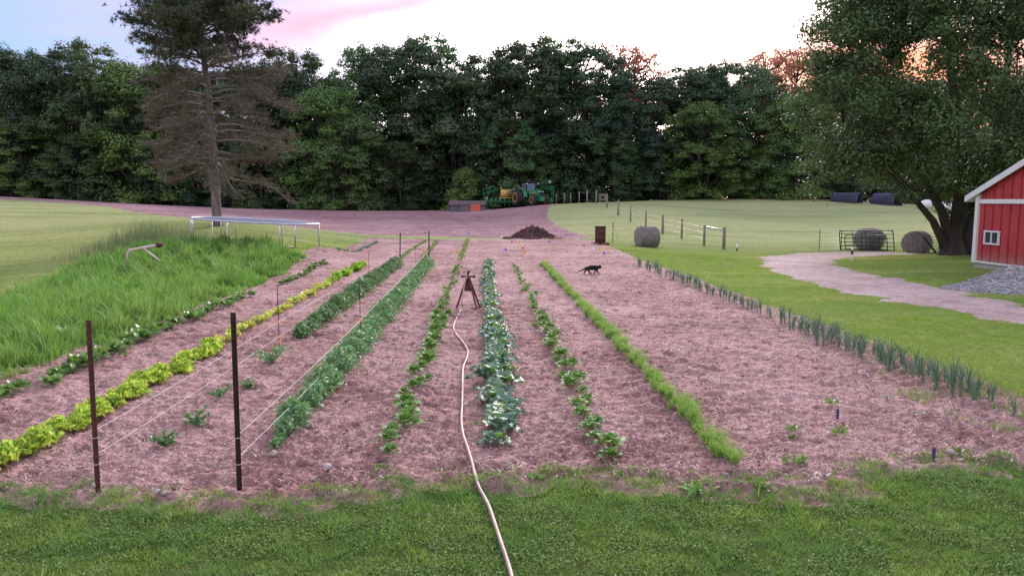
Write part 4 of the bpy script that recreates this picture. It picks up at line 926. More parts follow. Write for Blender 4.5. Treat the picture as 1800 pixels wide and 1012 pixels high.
# low leafy plants along the left
pl = [leafmesh('p', .10, .07, M['potato'], 0, .1, .3, .1, 4, 3, s) for s in (1, 2, 3)]
pp = protos('potato_plant', pl, M['potato'], 60, (-.1, 1.2), 4, .055, .08)
y = 8.3; i = 0
while y < 27:
    if not 18.6 < y < 21.3: place(pp[rc.integers(4)], 'potato_plant', -5.7+rc.normal()*.07, y, 'potato plant', 'low dark leafy plant, %s from the lawn beside the tall grass' % nth(i), 'low leafy plants in the row beside the tall grass', rc.uniform(.8, 1.15)*(1.25 if 10.5 < y < 15 else 1)*(1 if y < 19 else .8))
    y += rc.uniform(.26, .38); i += 1
bp = protos('cabbage_plant', [kl[0], kl[1]], M['kale'], 9, (.1, 1.0), 2)
y = 31
while y < 43: place(bp[rc.integers(2)], 'cabbage_plant', -5.95+rc.normal()*.05, y, 'cabbage', 'distant blue green cabbage plant left of the black posts', 'distant cabbages left of the black posts', rc.uniform(.45, .6)); y += .42
# peas
def pea(x0, y0, y1, width, h, dens, name, lab, seed, gaps=()):
    rg = np.random.default_rng(seed); n = int((y1-y0)*dens); y = rg.uniform(y0, y1, n); clump = np.clip(.7+.95*fbm(y*1.9+seed, y*0+seed, 3), .12, 1.3)
    for a, b in gaps: clump = np.where((y > a) & (y < b), 0, clump)
    taper = np.clip(.45+(y-y0)/6, .45, 1); x = x0+.06*fbm(y*1.1, y*0+seed*3, 2)+rg.normal(size=n)*width*.30*taper*np.clip(clump, .3, 1.2); k = rg.random(n) < clump*1.4; x, y, clump = x[k], y[k], clump[k]; n = len(x)
    taper = taper[k]; z = rg.random(n)**.8*h*taper**.5*np.clip(clump, .3, 1.25)*np.exp(-((x-x0)/width/.8)**2); P = np.stack([x, y, soilz(x, y)+z], 1)
    V, F = diamonds(P, unit(rg.normal(size=(n, 3))*.8+[0, 0, .8]), rg.uniform(.035, .065, n)*(1+y/60), rg.uniform(.025, .045, n)*(1+y/60), rg)
    m_ = int(n*.22); q = rg.integers(0, n, m_); V2, F2 = blades(x[q], y[q], soilz(x[q], y[q]), z[q]*1.25+.03, .006+y[q]*.0003, rg.uniform(.1, .8, m_), rg)
    V3 = np.concatenate([V, V2]); Fl = [list(f) for f in F.tolist()]+[[a+len(V) for a in f] for f in F2.tolist()]
    return V3, Fl
for x0, y0, y1, wd, h, nm, lab, sd in [(-3.12, 12.6, 27.6, .42, .30, 'pea_row', 'broad leafy grey green pea row behind the sparse pea plants', 1), (-1.98, 6.95, 27.8, .40, .30, 'pea_row', 'long dense grey green pea row left of the spinach', 2)]:
    V, F = pea(x0, y0, y1, wd, h, 1500, nm, lab, sd, [(14.1, 14.4)] if sd == 1 else [])
    tag(link(nm, mesh(nm, V, F, False, (M['pea'],))), lab, None, None, 'stuff')
for px, py, s, lab in [(290, 785, .8, 'single small pea plant, nearest the leftmost post'), (345, 748, .9, 'wispy pea plant second from the lawn in the sparse row'), (385, 702, .9, 'low pea plant left of the second steel post'), (437, 680, .7, 'pea plant just right of the dark steel post'), (478, 640, 1.5, 'clump of peas in front of the rod with orange insulators')]:
    rg2 = np.random.default_rng(px); p = gp(px, py, .04); m_ = MB(); tips = []
    for k in range(int(11*s)+2):
        aa = rg2.uniform(0, 6.28); L = rg2.uniform(.08, .19)*s; hgt = rg2.uniform(.05, .17)*s
        q_ = [Vector((0, 0, -.01)), Vector((math.cos(aa)*L*.4, math.sin(aa)*L*.5, hgt*.6)), Vector((math.cos(aa)*L, math.sin(aa)*L*1.2, hgt))]
        m_.tube(q_, [.004, .003, .002], 4)
        for t_ in np.linspace(.25, 1, 9): tips.append(q_[0].lerp(q_[1], t_*2) if t_ < .5 else q_[1].lerp(q_[2], t_*2-1))
    o = m_.build('pea_plant', M['pea'], None, loc=(p.x, p.y, float(soilz(p.x, p.y)[0]))); tag(o, lab, 'pea plant', 'sparse pea plants near the lawn')
    T_ = np.array([tuple(q) for q in tips for r_ in range(2)]); n = len(T_)
    V, F = diamonds(T_+rg2.normal(size=(n, 3))*.008, unit(rg2.normal(size=(n, 3))+[0, 0, .8]), rg2.uniform(.03, .055, n), rg2.uniform(.02, .04, n), rg2)
    link('leaves', mesh('leaves', V, F, False, (M['pea'],)), o)['kind'] = 'stuff'
# carrots
rg2 = np.random.default_rng(77); npl = 330; py_ = np.sort(6.22+20.8*rg2.random(npl)); py_ = py_[fbm(py_*.9, py_*0+3, 2) > -.42]; npl = len(py_); px_ = 2.22+rg2.normal(size=npl)*.045+.03*fbm(py_*.5, py_*0+8, 2)
ph_ = rg2.uniform(.45, 1.2, npl)*np.clip(.9+.5*fbm(py_*2, py_*0+5, 2), .5, 1.3); q = rg2.integers(0, npl, 23000); n = len(q)
a_ = rg2.uniform(0, 6.28, n); r_ = rg2.random(n)*.03; x = px_[q]+r_*np.cos(a_); y = py_[q]+r_*np.sin(a_); cl_ = ph_[q]
V, F = blades(x, y, soilz(x, y), (.07+.15*rg2.random(n))*cl_, .003+y*.00026, rg2.uniform(.3, 1.1, n), rg2, 2, .7)
x = px_[q]+.055*rg2.normal(size=n)*cl_; y = py_[q]+.055*rg2.normal(size=n)*cl_
P = np.stack([x, y, soilz(x, y)+rg2.uniform(.06, .18, n)*cl_], 1)[:20000]; V2, F2 = diamonds(P, unit(rg2.normal(size=(len(P), 3))), rg2.uniform(.012, .03, len(P)), rg2.uniform(.006, .012, len(P)), rg2)
F2 = np.concatenate([F2[:, [0, 1, 2]], F2[:, [0, 2, 3]]])
tag(link('carrot_row', mesh('carrot_row', np.concatenate([V, V2]), np.concatenate([F, F2+len(V)]), False, (M['carrot'],))), 'narrow feathery light green row of carrot tops', None, None, 'stuff')
# onions
def onion(seed):
    rg = np.random.default_rng(seed); m_ = MB()
    for k in range(rg.integers(5, 8)):
        a = rg.uniform(0, 6.28); L = rg.uniform(.18, .36); ln = rg.uniform(.05, .5); pts = [Vector((math.cos(a)*.01, math.sin(a)*.01, 0))]
        for q in range(1, 5): s = q/4; pts.append(Vector((math.cos(a)*ln*L*s*s, math.sin(a)*ln*L*s*s, L*s*(1-.2*ln*s))))
        m_.tube(pts, [.008, .009, .007, .005, .001], 5, False)
    return m_.me('onion_plant', M['onion'], True)
on_ = [onion(s) for s in range(5)]
y = 8.3; i = 0
while y < 27:
    if not (13.4 < y < 13.7) and rc.random() > .03:
        for dxx in ((-.12, .13) if y < 14 else (0,)):
            place(on_[rc.integers(5)], 'onion_plant', 5.88+dxx+rc.normal()*.07-(y-8)*.009, y+rc.normal()*.03, 'onion', ('upright blue green onion, %s from the lawn, %s of a pair' % (nth(i), 'left' if dxx < 0 else 'right') if y < 14 else 'single upright onion, %s from the lawn along the right edge' % nth(i)), 'onions along the right edge of the garden', rc.uniform(.65, 1.15))
    y += .10 if y < 14 else .13
    i += 1
for px, py in [(1535, 640), (1780, 735)]:
    p = gp(px, py, .04); 
place(on_[1], 'onion_plant', gp(1782, 730, .04).x, gp(1782, 730, .04).y, 'onion', 'lone onion plant nearest the right edge of the photograph', 'onions along the right edge of the garden', .9)
# weeds
wl_ = [leafmesh('w', .12, .03, M['weed'], 0, .1, .4, .1, 4, 3, s) for s in (1, 2)]
wp = protos('weed', wl_, M['weed'], 26, (.1, 1.3), 3, .05)
for px, py, s, lab in [(1458, 712, .8, 'green weed tuft beside the left blue stake'), (1478, 764, .9, 'flat green weed below the left blue stake'), (1395, 758, .7, 'small weed left of the blue stake'), (1395, 768, .5, 'tiny weed just under another, left of the blue stake'), (1685, 797, .8, 'green weed right of the right blue stake'), (1398, 816, .9, 'flat weed on the soil near the lawn, right of the carrots'), (1222, 862, 1., 'dandelion like weed at the lawn edge below the carrots'), (1335, 858, .8, 'grassy weed at the soil tongue near the lawn'),
        (943, 838, .55, 'little seedling in the soil below the kale'), (671, 826, .5, 'little seedling below the spinach row'), (1090, 838, .6, 'little weed below the beet row'), (545, 702, .6, 'small weed between the two pea rows'), (1560, 700, .4, 'tiny weed in the open soil'), (1250, 600, .5, 'tiny weed in the open soil right of the carrots')]:
    p = gp(px, py, .04); place(wp[rc.integers(3)], 'weed', p.x, p.y, 'weed', lab, 'weeds scattered in the garden', s)
dead = protos('dry_weed', wl_, M['straw'], 22, (.0, .9), 2, .06)
for px, py, lab in [(1612, 728, 'dry straw coloured weed clump in the open soil'), (1432, 835, 'dry brown weed clump near the lawn'), (1180, 618, 'small dry weed clump right of the carrot row')]:
    p = gp(px, py, .04); place(dead[0], 'dry_weed', p.x, p.y, 'weed', lab, 'dry weeds in the open soil', .8)
n = 2600; rg2 = np.random.default_rng(78); y = rg2.uniform(29, 44.5, n); r = rg2.integers(0, 3, n); x = np.array([-2.35, -.85, -3.3])[r]+rg2.normal(size=n)*.07+(y-29)*np.array([-.02, 0., 0])[r]
k = fbm(y*.9+r*5, y*0, 3) > -.15; x, y = x[k], y[k]; n = len(x)
V, F = diamonds(np.stack([x, y, soilz(x, y)+rg2.random(n)*.06], 1), unit(rg2.normal(size=(n, 3))+[0, 0, 1]), np.full(n, .08), np.full(n, .05), rg2)
tag(link('seedling_rows', mesh('seedling_rows', V, F, False, (M['weed'],))), 'faint green seedling lines in the far half of the garden', None, None, 'stuff')
bl = [leafmesh('leaf', .42, .34, M['weed'], 0, .08, .5, .3, 6, 5, s, .03) for s in (1, 2, 3)]
for px, py, s, lab in [(128, 600, 1., 'large leaved burdock at the edge of the tall grass'), (12, 640, .6, 'smaller broad leaved weed at the left photo edge')]:
    p = G(px, py); rosette('burdock', 'weed', lab, 'broad leaved weeds in the tall grass', p.x, p.y, bl, 11, rc, (.3, 1.3), s)
# blue stakes
for px, py, lab in [(1472, 735, 'short blue stake in the open soil beside a green weed'), (1641, 806, 'short blue stake in the open soil nearer the right')]:
    p = gp(px, py, .04); tag(MB().box((0, 0, .04), (.028, .01, .12)).poly([(-.014, -.004, .10), (.014, -.004, .10), (0, -.004, .125)], .008, (0, 1, 0)).build('blue_stake', M['navystake'], None, loc=(p.x, p.y, .03)), lab, 'stake', 'blue plant stakes')
# marker flags
FL = [(645, 445, 'fpink', 'pink marker flag above the far green lettuces'), (697, 445, 'fpink', 'pink marker flag left of the left black post'), (743, 444, 'forange', 'orange marker flag between the two black posts'), (801, 444, 'forange', 'orange marker flag right of the right black post'),
 (684, 409, 'fpink', 'pink marker flag on the far grass strip left of the left black post'), (715, 406, 'fwhite', 'white marker flag on the field edge between the black posts'), (735, 410, 'fpink', 'pale pink marker flag left of the blue one on the field edge'), (746, 407, 'fblue', 'blue marker flag on the field edge by the right black post'),
 (796, 406, 'fwhite', 'white marker flag on the field edge right of the right black post'), (822, 408, 'fblue', 'blue marker flag on the field edge above the sprinkler'), (881, 414, 'fwhite', 'white marker flag on the field edge left of the soil heap'), (898, 424, 'fred', 'red marker flag in front of the soil heap, left'), (910, 430, 'fyellow', 'yellow marker flag in front of the soil heap'),
 (887, 439, 'fblue', 'blue marker flag on the far garden soil'), (917, 437, 'fred', 'red marker flag above the near orange one'), (920, 445, 'forange', 'orange marker flag nearest the beet row end'), (975, 416, 'forange', 'orange marker flag at the right foot of the soil heap'), (994, 411, 'fblue', 'blue marker flag right of the soil heap'),
 (1014, 419, 'fwhite', 'white marker flag left of the barrel'), (964, 424, 'fblue', 'blue marker flag in front of the soil heap, right'), (1024, 432, 'fred', 'red marker flag left below the barrel'), (1041, 437, 'fwhite', 'white marker flag just below the barrel'), (1055, 441, 'fyellow', 'yellow marker flag at the lawn corner by the barrel'), (1059, 447, 'fblue', 'blue marker flag at the lawn corner, nearest the cat')]
for px, py, m, lab in FL:
    p = G(px, py+11); t = thing('marker_flag', lab, 'flag', p, random.uniform(-.5, .5), 'small marker flags'); h = .34
    MB().bar((0, 0, -.02), (0, 0, h), .0045, 5).build('wire', M['galv'], t)
    m_ = MB(); wv = [(0, 0), (.05, .012), (.105, -.01)]; n = 0
    for (a, b) in wv: m_.v += [(a, b, h-.10), (a, b, h), (a, b+.002, h-.10), (a, b+.002, h)]
    for i in range(2): o = i*4; m_.f += [[o, o+4, o+5, o+1], [o+2, o+3, o+7, o+6], [o+1, o+5, o+7, o+3], [o, o+2, o+6, o+4]]
    m_.build('flag', M[m], t)
# ------------------------------------------------------------------ barrel, bales, posts, fences
p = G(1055, 430); t = thing('burn_barrel', 'rusty brown steel barrel standing on stones at the lawn edge', 'barrel', p)
MB().disc((0, 0, .05), (0, 0, 1), [(0, .27), (.02, .28), (.28, .29), (.30, .305), (.32, .29), (.58, .29), (.60, .305), (.62, .29), (.93, .295), (.95, .31), (.96, .30)], 24).build('drum', M['rust'], t, True)
MB().disc((0, 0, 1.012), (0, 0, 1), [(0, .27), (.002, .27)], 24).build('opening', M['darkgrey'], t)
for k in range(8):
    a = 2*math.pi*k/8+.2; V, F = pebbles(np.zeros(1), np.zeros(1), np.zeros(1), np.array([.13+.05*(k % 3)/2]), rg, .6)
    o = link('block', mesh('block', V, F, False, (M['heap'],)), None, (p.x+.42*math.cos(a), p.y+.42*math.sin(a), p.z+.04)); tag(o, 'dark stone in the ring at the foot of the barrel', 'stone', 'dark stones round the barrel'); o.name = 'foot_stone'
def bale(px, py, r, Ln, rz, lab):
    p = G(px, py); t = thing('round_bale', lab, 'hay bale', (p.x, p.y, p.z), rz, 'round hay bales'); rgb = np.random.default_rng(px)
    nA, nL = 44, 14; V = []; F = []
    prof = [(-Ln/2, 0), (-Ln/2-.01, r*.5), (-Ln/2, r*.88), (-Ln/2+.05, r*.97)]+[(-Ln/2+.1+(Ln-.2)*i/(nL-1), r) for i in range(nL)]+[(Ln/2-.05, r*.97), (Ln/2, r*.88), (Ln/2+.01, r*.5), (Ln/2, 0)]
    for i, (a, q) in enumerate(prof):
        for k in range(nA):
            th = 2*math.pi*k/nA; j = q*(1+rgb.normal()*.014+.014*math.sin(i*2.2)+.02*math.sin(th*3+px)); zf = math.sin(th)*j
            V.append((a, math.cos(th)*j*1.03, max(zf, -r*.86)+r*.86))
    for i in range(len(prof)-1):
        for k in range(nA): F.append([i*nA+k, i*nA+(k+1) % nA, (i+1)*nA+(k+1) % nA, (i+1)*nA+k])
    link('hay_roll', mesh('hay_roll', np.array(V), F, True, (M['hay'],)), t)
    n = 1500; a = rgb.uniform(-Ln/2, Ln/2, n); th = rgb.uniform(-.9, 4.0, n); P = np.stack([a, np.cos(th)*r*1.03, np.sin(th)*r+r*.86], 1); d = unit(np.stack([rgb.normal(size=n)*.5, -np.sin(th)+np.cos(th)*.35, np.cos(th)+np.sin(th)*.35], 1)); s = np.stack([np.ones(n), 0*a, 0*a], 1)*.007; L = rgb.uniform(.06, .16, n)[:, None]
    V = np.stack([P-s, P+s, P+d*L], 1).reshape(-1, 3); link('loose_hay', mesh('loose_hay', V, np.arange(3*n).reshape(n, 3), False, (M['hay'],)), t)['kind'] = 'stuff'
bale(1137, 434, .62, 1.15, .15, 'grey round hay bale standing alone on the mown lawn')
bale(1527, 438, .66, 1.2, .5, 'round hay bale behind the leaning black gates')
bale(1611, 444, .62, 1.25, .75, 'round hay bale just left of the maple trunk')
def wpost(mb, p, h, r=.06): mb.tube([(p.x, p.y, p.z-.2), (p.x, p.y, p.z+h*.5), (p.x, p.y, p.z+h)], [r*1.05, r, r*.95], 9)
# pasture fence running down from the tractor
FP = [(951, 88), (964, 88), (978, 87), (992, 86.5), (1003, 86), (1018, 84), (1032, 80), (1048, 76), (1067, 70), (1087, 64), (1109, 58.5), (1136, 54), (1166, 51), (1200, 48.5)]
fo = thing('pasture_fence', 'line of weathered wooden posts with wire running down the hill', 'fence', on(1200, 48.5)); o0 = Vector(fo.location); pts = []
for i, (px, D) in enumerate(FP):
    p = on(px, D)-o0; m_ = MB(); wpost(m_, p, 1.28, .065 if i % 3 else .08); m_.build('post', M['post'], fo, True); pts.append(p)
last = on(1240, 46.5)-o0; pts.append(last)
for z in (.35, .7, 1.05):
    MB().tube([p+Vector((0, 0, z)) for p in pts], .0035, 4).build('wire', M['galv'], fo)
hb = thing('brace_posts', 'pair of wooden corner posts joined by a pale top rail', 'fence', on(1258, 45)); o0 = Vector(hb.location)
pa, pb = on(1240, 46)-o0, on(1275, 44.5)-o0
m_ = MB(); wpost(m_, pa, 1.22, .075); m_.build('post', M['post'], hb, True); m_ = MB(); wpost(m_, pb, 1.30, .095); m_.build('post', M['post'], hb, True)
MB().bar(pa+Vector((0, 0, 1.12)), pb+Vector((0, 0, 1.12)), .05, 8).build('rail', M['galv'], hb, True)
# far fence along the crest
ff = thing('crest_fence', 'thin posts along the hill crest before the dark wood', 'fence', on(1240, 92)); o0 = Vector(ff.location)
pr = []
for px, h in [(1096, .9), (1124, 1.1), (1160, .9), (1200, .9), (1240, 1.), (1288, .9), (1340, .8), (1395, .8)]:
    p = on(px, 90)-o0; m_ = MB(); wpost(m_, p, h, .07); m_.build('post', M['post'], ff, True); pr.append(p)
MB().tube([p+Vector((0, 0, .7)) for p in pr], .008, 4).build('wire', M['galv'], ff)
# short posts
def spost(px, py, h, lab, m1, bandm, bz, r=.045):
    p = G(px, py); t = thing('marker_post', lab, 'post', p, 0, 'short painted posts'); MB().tube([(0, 0, -.1), (0, 0, h)], r, 8).build('shaft', M[m1], t, True)
    MB().tube([(0, 0, h*bz), (0, 0, h*(bz+.32))], r+.004, 8).build('band', M[bandm], t, True)
spost(1497, 460, .62, 'short white post with a dark red band on the grass island', 'white', 'rust', .5)
spost(1295, 447, .55, 'short brown and white post on the lawn left of the track', 'white', 'rust', .3, .035)
p = G(1077, 428); t = thing('flagged_stake', 'thin stake with yellow tape right of the barrel', 'stake', p); MB().tube([(0, 0, -.1), (0, 0, 1.22)], .03, 6).build('shaft', M['post'], t)
for z in (.4, .62, .85): MB().tube([(0, 0, z), (0, 0, z+.06)], .036, 6).build('tape', M['fyellow'], t)
MB().tube([(0.02, 0, 1.0), (.12, .0, .8), (.22, 0, .5), (.25, 0, .05)], .008, 5).build('cord', M['post'], t)
# wire fence and gates by the bales
wf = thing('wire_fence', 'woven wire fence on dark steel stakes left of the gates', 'fence', G(1440, 439)); o0 = Vector(wf.location)
ends = [G(1440, 439)-o0, G(1478, 440)-o0]; ends2 = [G(1588, 442)-o0, G(1650, 443)-o0]
for p in ends: MB().tube([(p.x, p.y, p.z-.1), (p.x, p.y, p.z+1.2)], .022, 6).build('stake', M['black'], wf)
def wiremesh(a, b, h, par, nz=6, step=.16):
    L = (b-a).length; m_ = MB()
    for k in range(nz): z = Vector((0, 0, .08+h*k/(nz-1))); m_.tube([a+z, b+z], .004, 3, False)
    for k in range(int(L/step)): q = a.lerp(b, (k+.5)*step/L); m_.tube([q+Vector((0, 0, .08)), q+Vector((0, 0, .08+h))], .0035, 3, False)
    m_.build('wire_mesh', M['galv'], par)
wiremesh(ends[0], ends[1], 1.0, wf); 
for p in ends2+[ends2[0].lerp(ends2[1], .6)]: MB().tube([(p.x, p.y, p.z-.1), (p.x+.05, p.y, p.z+.95)], .025, 6).build('stake', M['black'], wf)
wiremesh(ends2[0], ends2[1], .85, wf); wiremesh(ends[1]+Vector((0, 1.1, 0)), ends2[0]+Vector((0, 1.1, 0)), 1.0, wf)
def gate(px0, px1, py, H_, lab, bars=5, ups=6, zo=0, r=.022):
    a = G(px0, py); b = G(px1, py+2); t = thing('farm_gate', lab, 'gate', a, 0, 'leaning farm gates'); b = b-a; u = b.normalized(); L = b.length; c = .22; lean = Vector((0, .22, 0))
    Q = lambda s, z: u*s+Vector((0, 0, .06+z))+lean*z
    fr = smooth([Q(0, 0), Q(0, H_-c), Q(c*.3, H_-c*.3), Q(c, H_), Q(L-c, H_), Q(L-c*.3, H_-c*.3), Q(L, H_-c), Q(L, 0)], 3)
    MB().tube(fr, r+.004, 8).build('frame', M['black'], t, True)
    for k in range(bars): z = H_*(k)/(bars)+.02; MB().bar(Q(0, z), Q(L, z), r*.85, 6).build('bar', M['black'], t)
    for k in range(1, ups): MB().bar(Q(L*k/ups, 0), Q(L*k/ups, H_), r*.8, 6).build('upright', M['black'], t)
gate(1477, 1572, 441, 1.13, 'tall black tubular gate in front of the left round bale', 5, 4)
gate(1486, 1560, 440, .84, 'lower black tubular gate leaning behind the taller one', 4, 5)
m0 = G(1650, 443); g0 = G(1598, 444); t = thing('grey_gate', 'grey barred gate between the right bale and the maple', 'gate', g0); v = m0-g0
for k in range(5): MB().bar(Vector((0, .0, .15+.17*k)), v+Vector((0, 0, .15+.17*k)), .018, 6).build('bar', M['galv' if k != 2 else 'galv'], t)
for s in (0, .33, .66, 1): MB().bar(v*s+Vector((0, 0, .0)), v*s+Vector((.12*(s < .5), 0, .95)), .024, 6).build('upright', M['black'], t)
# leaning plank on the bale
a = G(1642, 445); tag(MB().tube([(a.x, a.y-.2, a.z), (a.x-.55, a.y+.1, a.z+.85)], .05, 6).build('leaning_pole', M['bark'], None), 'short dark pole leaning on the right round bale', 'pole')
# culvert pipes on the hill
def culvert(px, py, D, r, L, rz, lab):
    p = on(px, D); p.z -= .85; t = thing('culvert_pipe', lab, 'pipe', (p.x, p.y, p.z), rz, 'big corrugated pipes on the hill'); V = []; F = []; n = 72; a = 26
    for i in range(n):
        x = -L/2+L*i/(n-1); rr = r+.035*math.sin(i*2.1)
        for k in range(a): q = 2*math.pi*k/a; V.append((x, rr*math.cos(q), r+rr*math.sin(q)))
    for i in range(n):
        x = -L/2+L*i/(n-1)
        for k in range(a): q = 2*math.pi*k/a; V.append((x, (r-.07)*math.cos(q), r+(r-.07)*math.sin(q)))
    for s in (0, n*a):
        for i in range(n-1):
            for k in range(a): f = [s+i*a+k, s+i*a+(k+1) % a, s+(i+1)*a+(k+1) % a, s+(i+1)*a+k]; F.append(f if s == 0 else f[::-1])
    for i in (0, n-1):
        for k in range(a): F.append([i*a+k, i*a+(k+1) % a, n*a+i*a+(k+1) % a, n*a+i*a+k])
    link('shell', mesh('shell', np.array(V), F, False, (M['navy'],)), t)
culvert(1488, 344, 84, .95, 2.9, R(-48), 'dark blue corrugated pipe on the hill, left of two')
culvert(1558, 345, 83, 1.05, 2.6, R(-58), 'dark blue corrugated pipe with open black mouth, right of two')
# pale things behind the maple
for px, D, s, lab in [(1626, 78, .8, 'white wrapped bale on the hill left of the maple stems'), (1662, 76, .75, 'white wrapped bale seen between the maple stems')]:
    p = on(px, D); tag(MB().disc((p.x-.6, p.y, p.z+.62*s), (1, .3, 0), [(0, .35), (.08, .6*s), (1.2, .62*s), (1.28, .35)], 20).build('wrapped_bale', M['white'], None, True), lab, 'bale', 'white wrapped bales')
# small dark crate at the crest
p = on(1059, 84); t = thing('hunting_blind', 'small dark box on posts at the crest behind the fence', 'box', p); MB().box((0, 0, .55), (.75, .6, .6)).build('body', M['tan'], t); MB().box((-.02, -.31, .56), (.45, .03, .35)).build('opening', M['darkgrey'], t); MB().box((0, 0, .89), (.85, .7, .06)).build('lid', M['post'], t)
for x_ in (-.32, .32): MB().box((x_, 0, .12), (.06, .5, .3)).build('leg', M['post'], t)
# ------------------------------------------------------------------ shed
def shed():
    D = 79; a = at(791, 365, D); b = at(852, 365, D); gz = h1((a.x+b.x)/2, a.y); L = b.x-a.x; t = thing('low_shed', 'long low grey shed with a brown roof behind the field crest', 'shed', (a.x, a.y, gz-.15))
    zt = at(791, 355, D).z-gz+.5-.35; ztop = at(791, 354, D).z-gz+.15; n = 12
    z0_ = gz-.15; hw = at(791, 360.5, D).z-z0_; rh = at(791, 353.5, D+1).z-z0_-hw
    for i in range(n): MB().box((L*(i+.5)/n, 0, hw/2), (L/n-.02, .05, hw)).build('board', M['shedwall'], t)
    MB().box((L/2, 1.5, hw/2), (L-.08, 2.9, hw-.02)).build('body', M['shedwall'], t)
    for i in range(8): MB().poly([(L*i/8-(.15 if i == 0 else 0)+.008, -.3, hw), (L*(i+1)/8+(.15 if i == 7 else 0)-.008, -.3, hw), (L*(i+1)/8+(.15 if i == 7 else 0)-.008, 1.5, hw+rh), (L*i/8-(.15 if i == 0 else 0)+.008, 1.5, hw+rh)], .05, (0, 0, 1)).build('roof_sheet', M['shedroof'], t)
    MB().poly([(-.15, 1.5, hw+rh), (L+.15, 1.5, hw+rh), (L+.15, 3.3, hw), (-.15, 3.3, hw)], .05, (0, 0, 1)).build('roof', M['shedroof'], t)
    q = at(836, 365, D-1.2); tag(MB().box((q.x, q.y, h1(q.x, q.y)+.35), (1.0, .5, .75)).box((q.x, q.y-.26, h1(q.x, q.y)+.35), (.06, .02, .72)).build('orange_box', M['orred'], None, bevel=.02), 'bright orange red box in front of the low shed', 'box')
    q = at(820, 365, D-1.2); t2 = thing('wooden_pallet', 'dull tan stacked pallet left of the orange red box', 'pallet', (q.x, q.y, h1(q.x, q.y)))
    for k in range(5): MB().box((0, 0, .1+.13*k), (1.05, .6, .05)).build('slat', M['tan'], t2)
    for k in (-.48, 0, .48): MB().box((k, 0, .35), (.09, .56, .62)).build('block', M['tan'], t2)
shed()
# ------------------------------------------------------------------ tractor and planter
def tractor():
    p = on(935, 84); hd = R(-90+26)       # heading: towards the camera and a little right
    t = thing('tractor', 'green tractor with yellow wheels and dual rear tyres', 'tractor', (p.x-.4, p.y, p.z), hd)
    # local: +x forward, +y left
    def wheel(x, y, r, w_, hub):
        o = thing_part(t)
        m_ = MB().disc((x, y-w_/2, r), (0, 1, 0), [(0, r*.60), (.02, r*.86), (w_*.25, r*.97), (w_*.75, r*.97), (w_-.02, r*.86), (w_, r*.60)], 30); wo = m_.build('wheel', M['tyre'], t, True)
        l = MB()
        for k in range(22):
            a = 2*math.pi*k/22; c = Vector((x+math.cos(a)*r*.985, y+(w_*.22 if k % 2 else -w_*.22), r+math.sin(a)*r*.985)); l.box(c, (.05, w_*.5, .09), Matrix.Rotation(-a, 3, 'Y')@Matrix.Rotation(.5 if k % 2 else -.5, 3, 'X'))
        l.build('tread', M['tyre'], wo)
        for s in (-1, 1): MB().disc((x, y+s*(w_/2-.03), r), (0, s, 0), [(-.02, r*.62), (.045, r*.62), (.03, r*.54), (-.06, r*.48), (-.06, r*.22), (.02, r*.18)], 24).build('rim', M['yellow'], wo, True)
    def thing_part(t): return t
    for y in (-1.72, -1.02, 1.02, 1.72): wheel(0, y, .98, .48, 0)
    for y in (-.98, .98): wheel(2.75, y, .70, .42, 0)
    MB().box((1.9, 0, 1.45), (2.3, .80, .82)).box((3.1, 0, 1.38), (.24, .76, .72)).build('hood', M['green'], t, bevel=.12)
    MB().box((1.6, 0, .82), (3.2, .55, .42)).box((0, 0, .98), (.5, 3.2, .22)).box((2.75, 0, .72), (.2, 1.8, .16)).box((3.35, 0, .78), (.35, .7, .5)).build('chassis', M['green'], t, bevel=.03)
    MB().box((3.24, 0, 1.42), (.03, .58, .5)).build('grille', M['black'], t)
    for y in (-.26, .26): MB().box((3.245, y, 1.68), (.04, .16, .09)).build('headlight', M['plastic'], t)
    MB().box((1.9, -.412, 1.58), (1.7, .012, .07)).build('stripe', M['yellow'], t); MB().box((1.9, .412, 1.58), (1.7, .012, .07)).build('stripe', M['yellow'], t)
    cb = MB()
    for x in (-.55, .78):
        for y in (-.68, .68): cb.box((x, y, 2.1), (.09, .09, 1.45))
    cb.box((.1, 0, 1.36), (1.5, 1.5, .16)); cb.build('cab_frame', M['black'], t)
    MB().box((.1, 0, 2.90), (1.65, 1.6, .20)).build('cab_roof', M['black'], t, bevel=.06)
    for c, d in [((.80, 0, 2.1), (.02, 1.26, 1.3)), ((-.57, 0, 2.1), (.02, 1.26, 1.3)), ((.1, .7, 2.1), (1.2, .02, 1.3)), ((.1, -.7, 2.1), (1.2, .02, 1.3))]: MB().box(c, d).build('cab_window', M['cab'], t)
    MB().tube([(1.5, .15, 1.8), (1.5, .15, 2.75)], .055, 10).build('exhaust', M['black'], t, True)
    for y in (-1.02, 1.02):
        m_ = MB()
        for k in range(5): a = R(20+35*k); m_.box((-math.cos(a)*1.08, y, .98+math.sin(a)*1.08), (.06, .5, .66), Matrix.Rotation(a-math.pi/2+math.pi/2, 3, 'Y'))
        m_.build('fender', M['green'], t)
    for y in (-1.0, 1.0): MB().box((1.0, y*.8, 2.72), (.10, .14, .10)).build('work_lamp', M['plastic'], t)
    t.scale = (.88,)*3; t.location.z += .12
    return p
tractor()
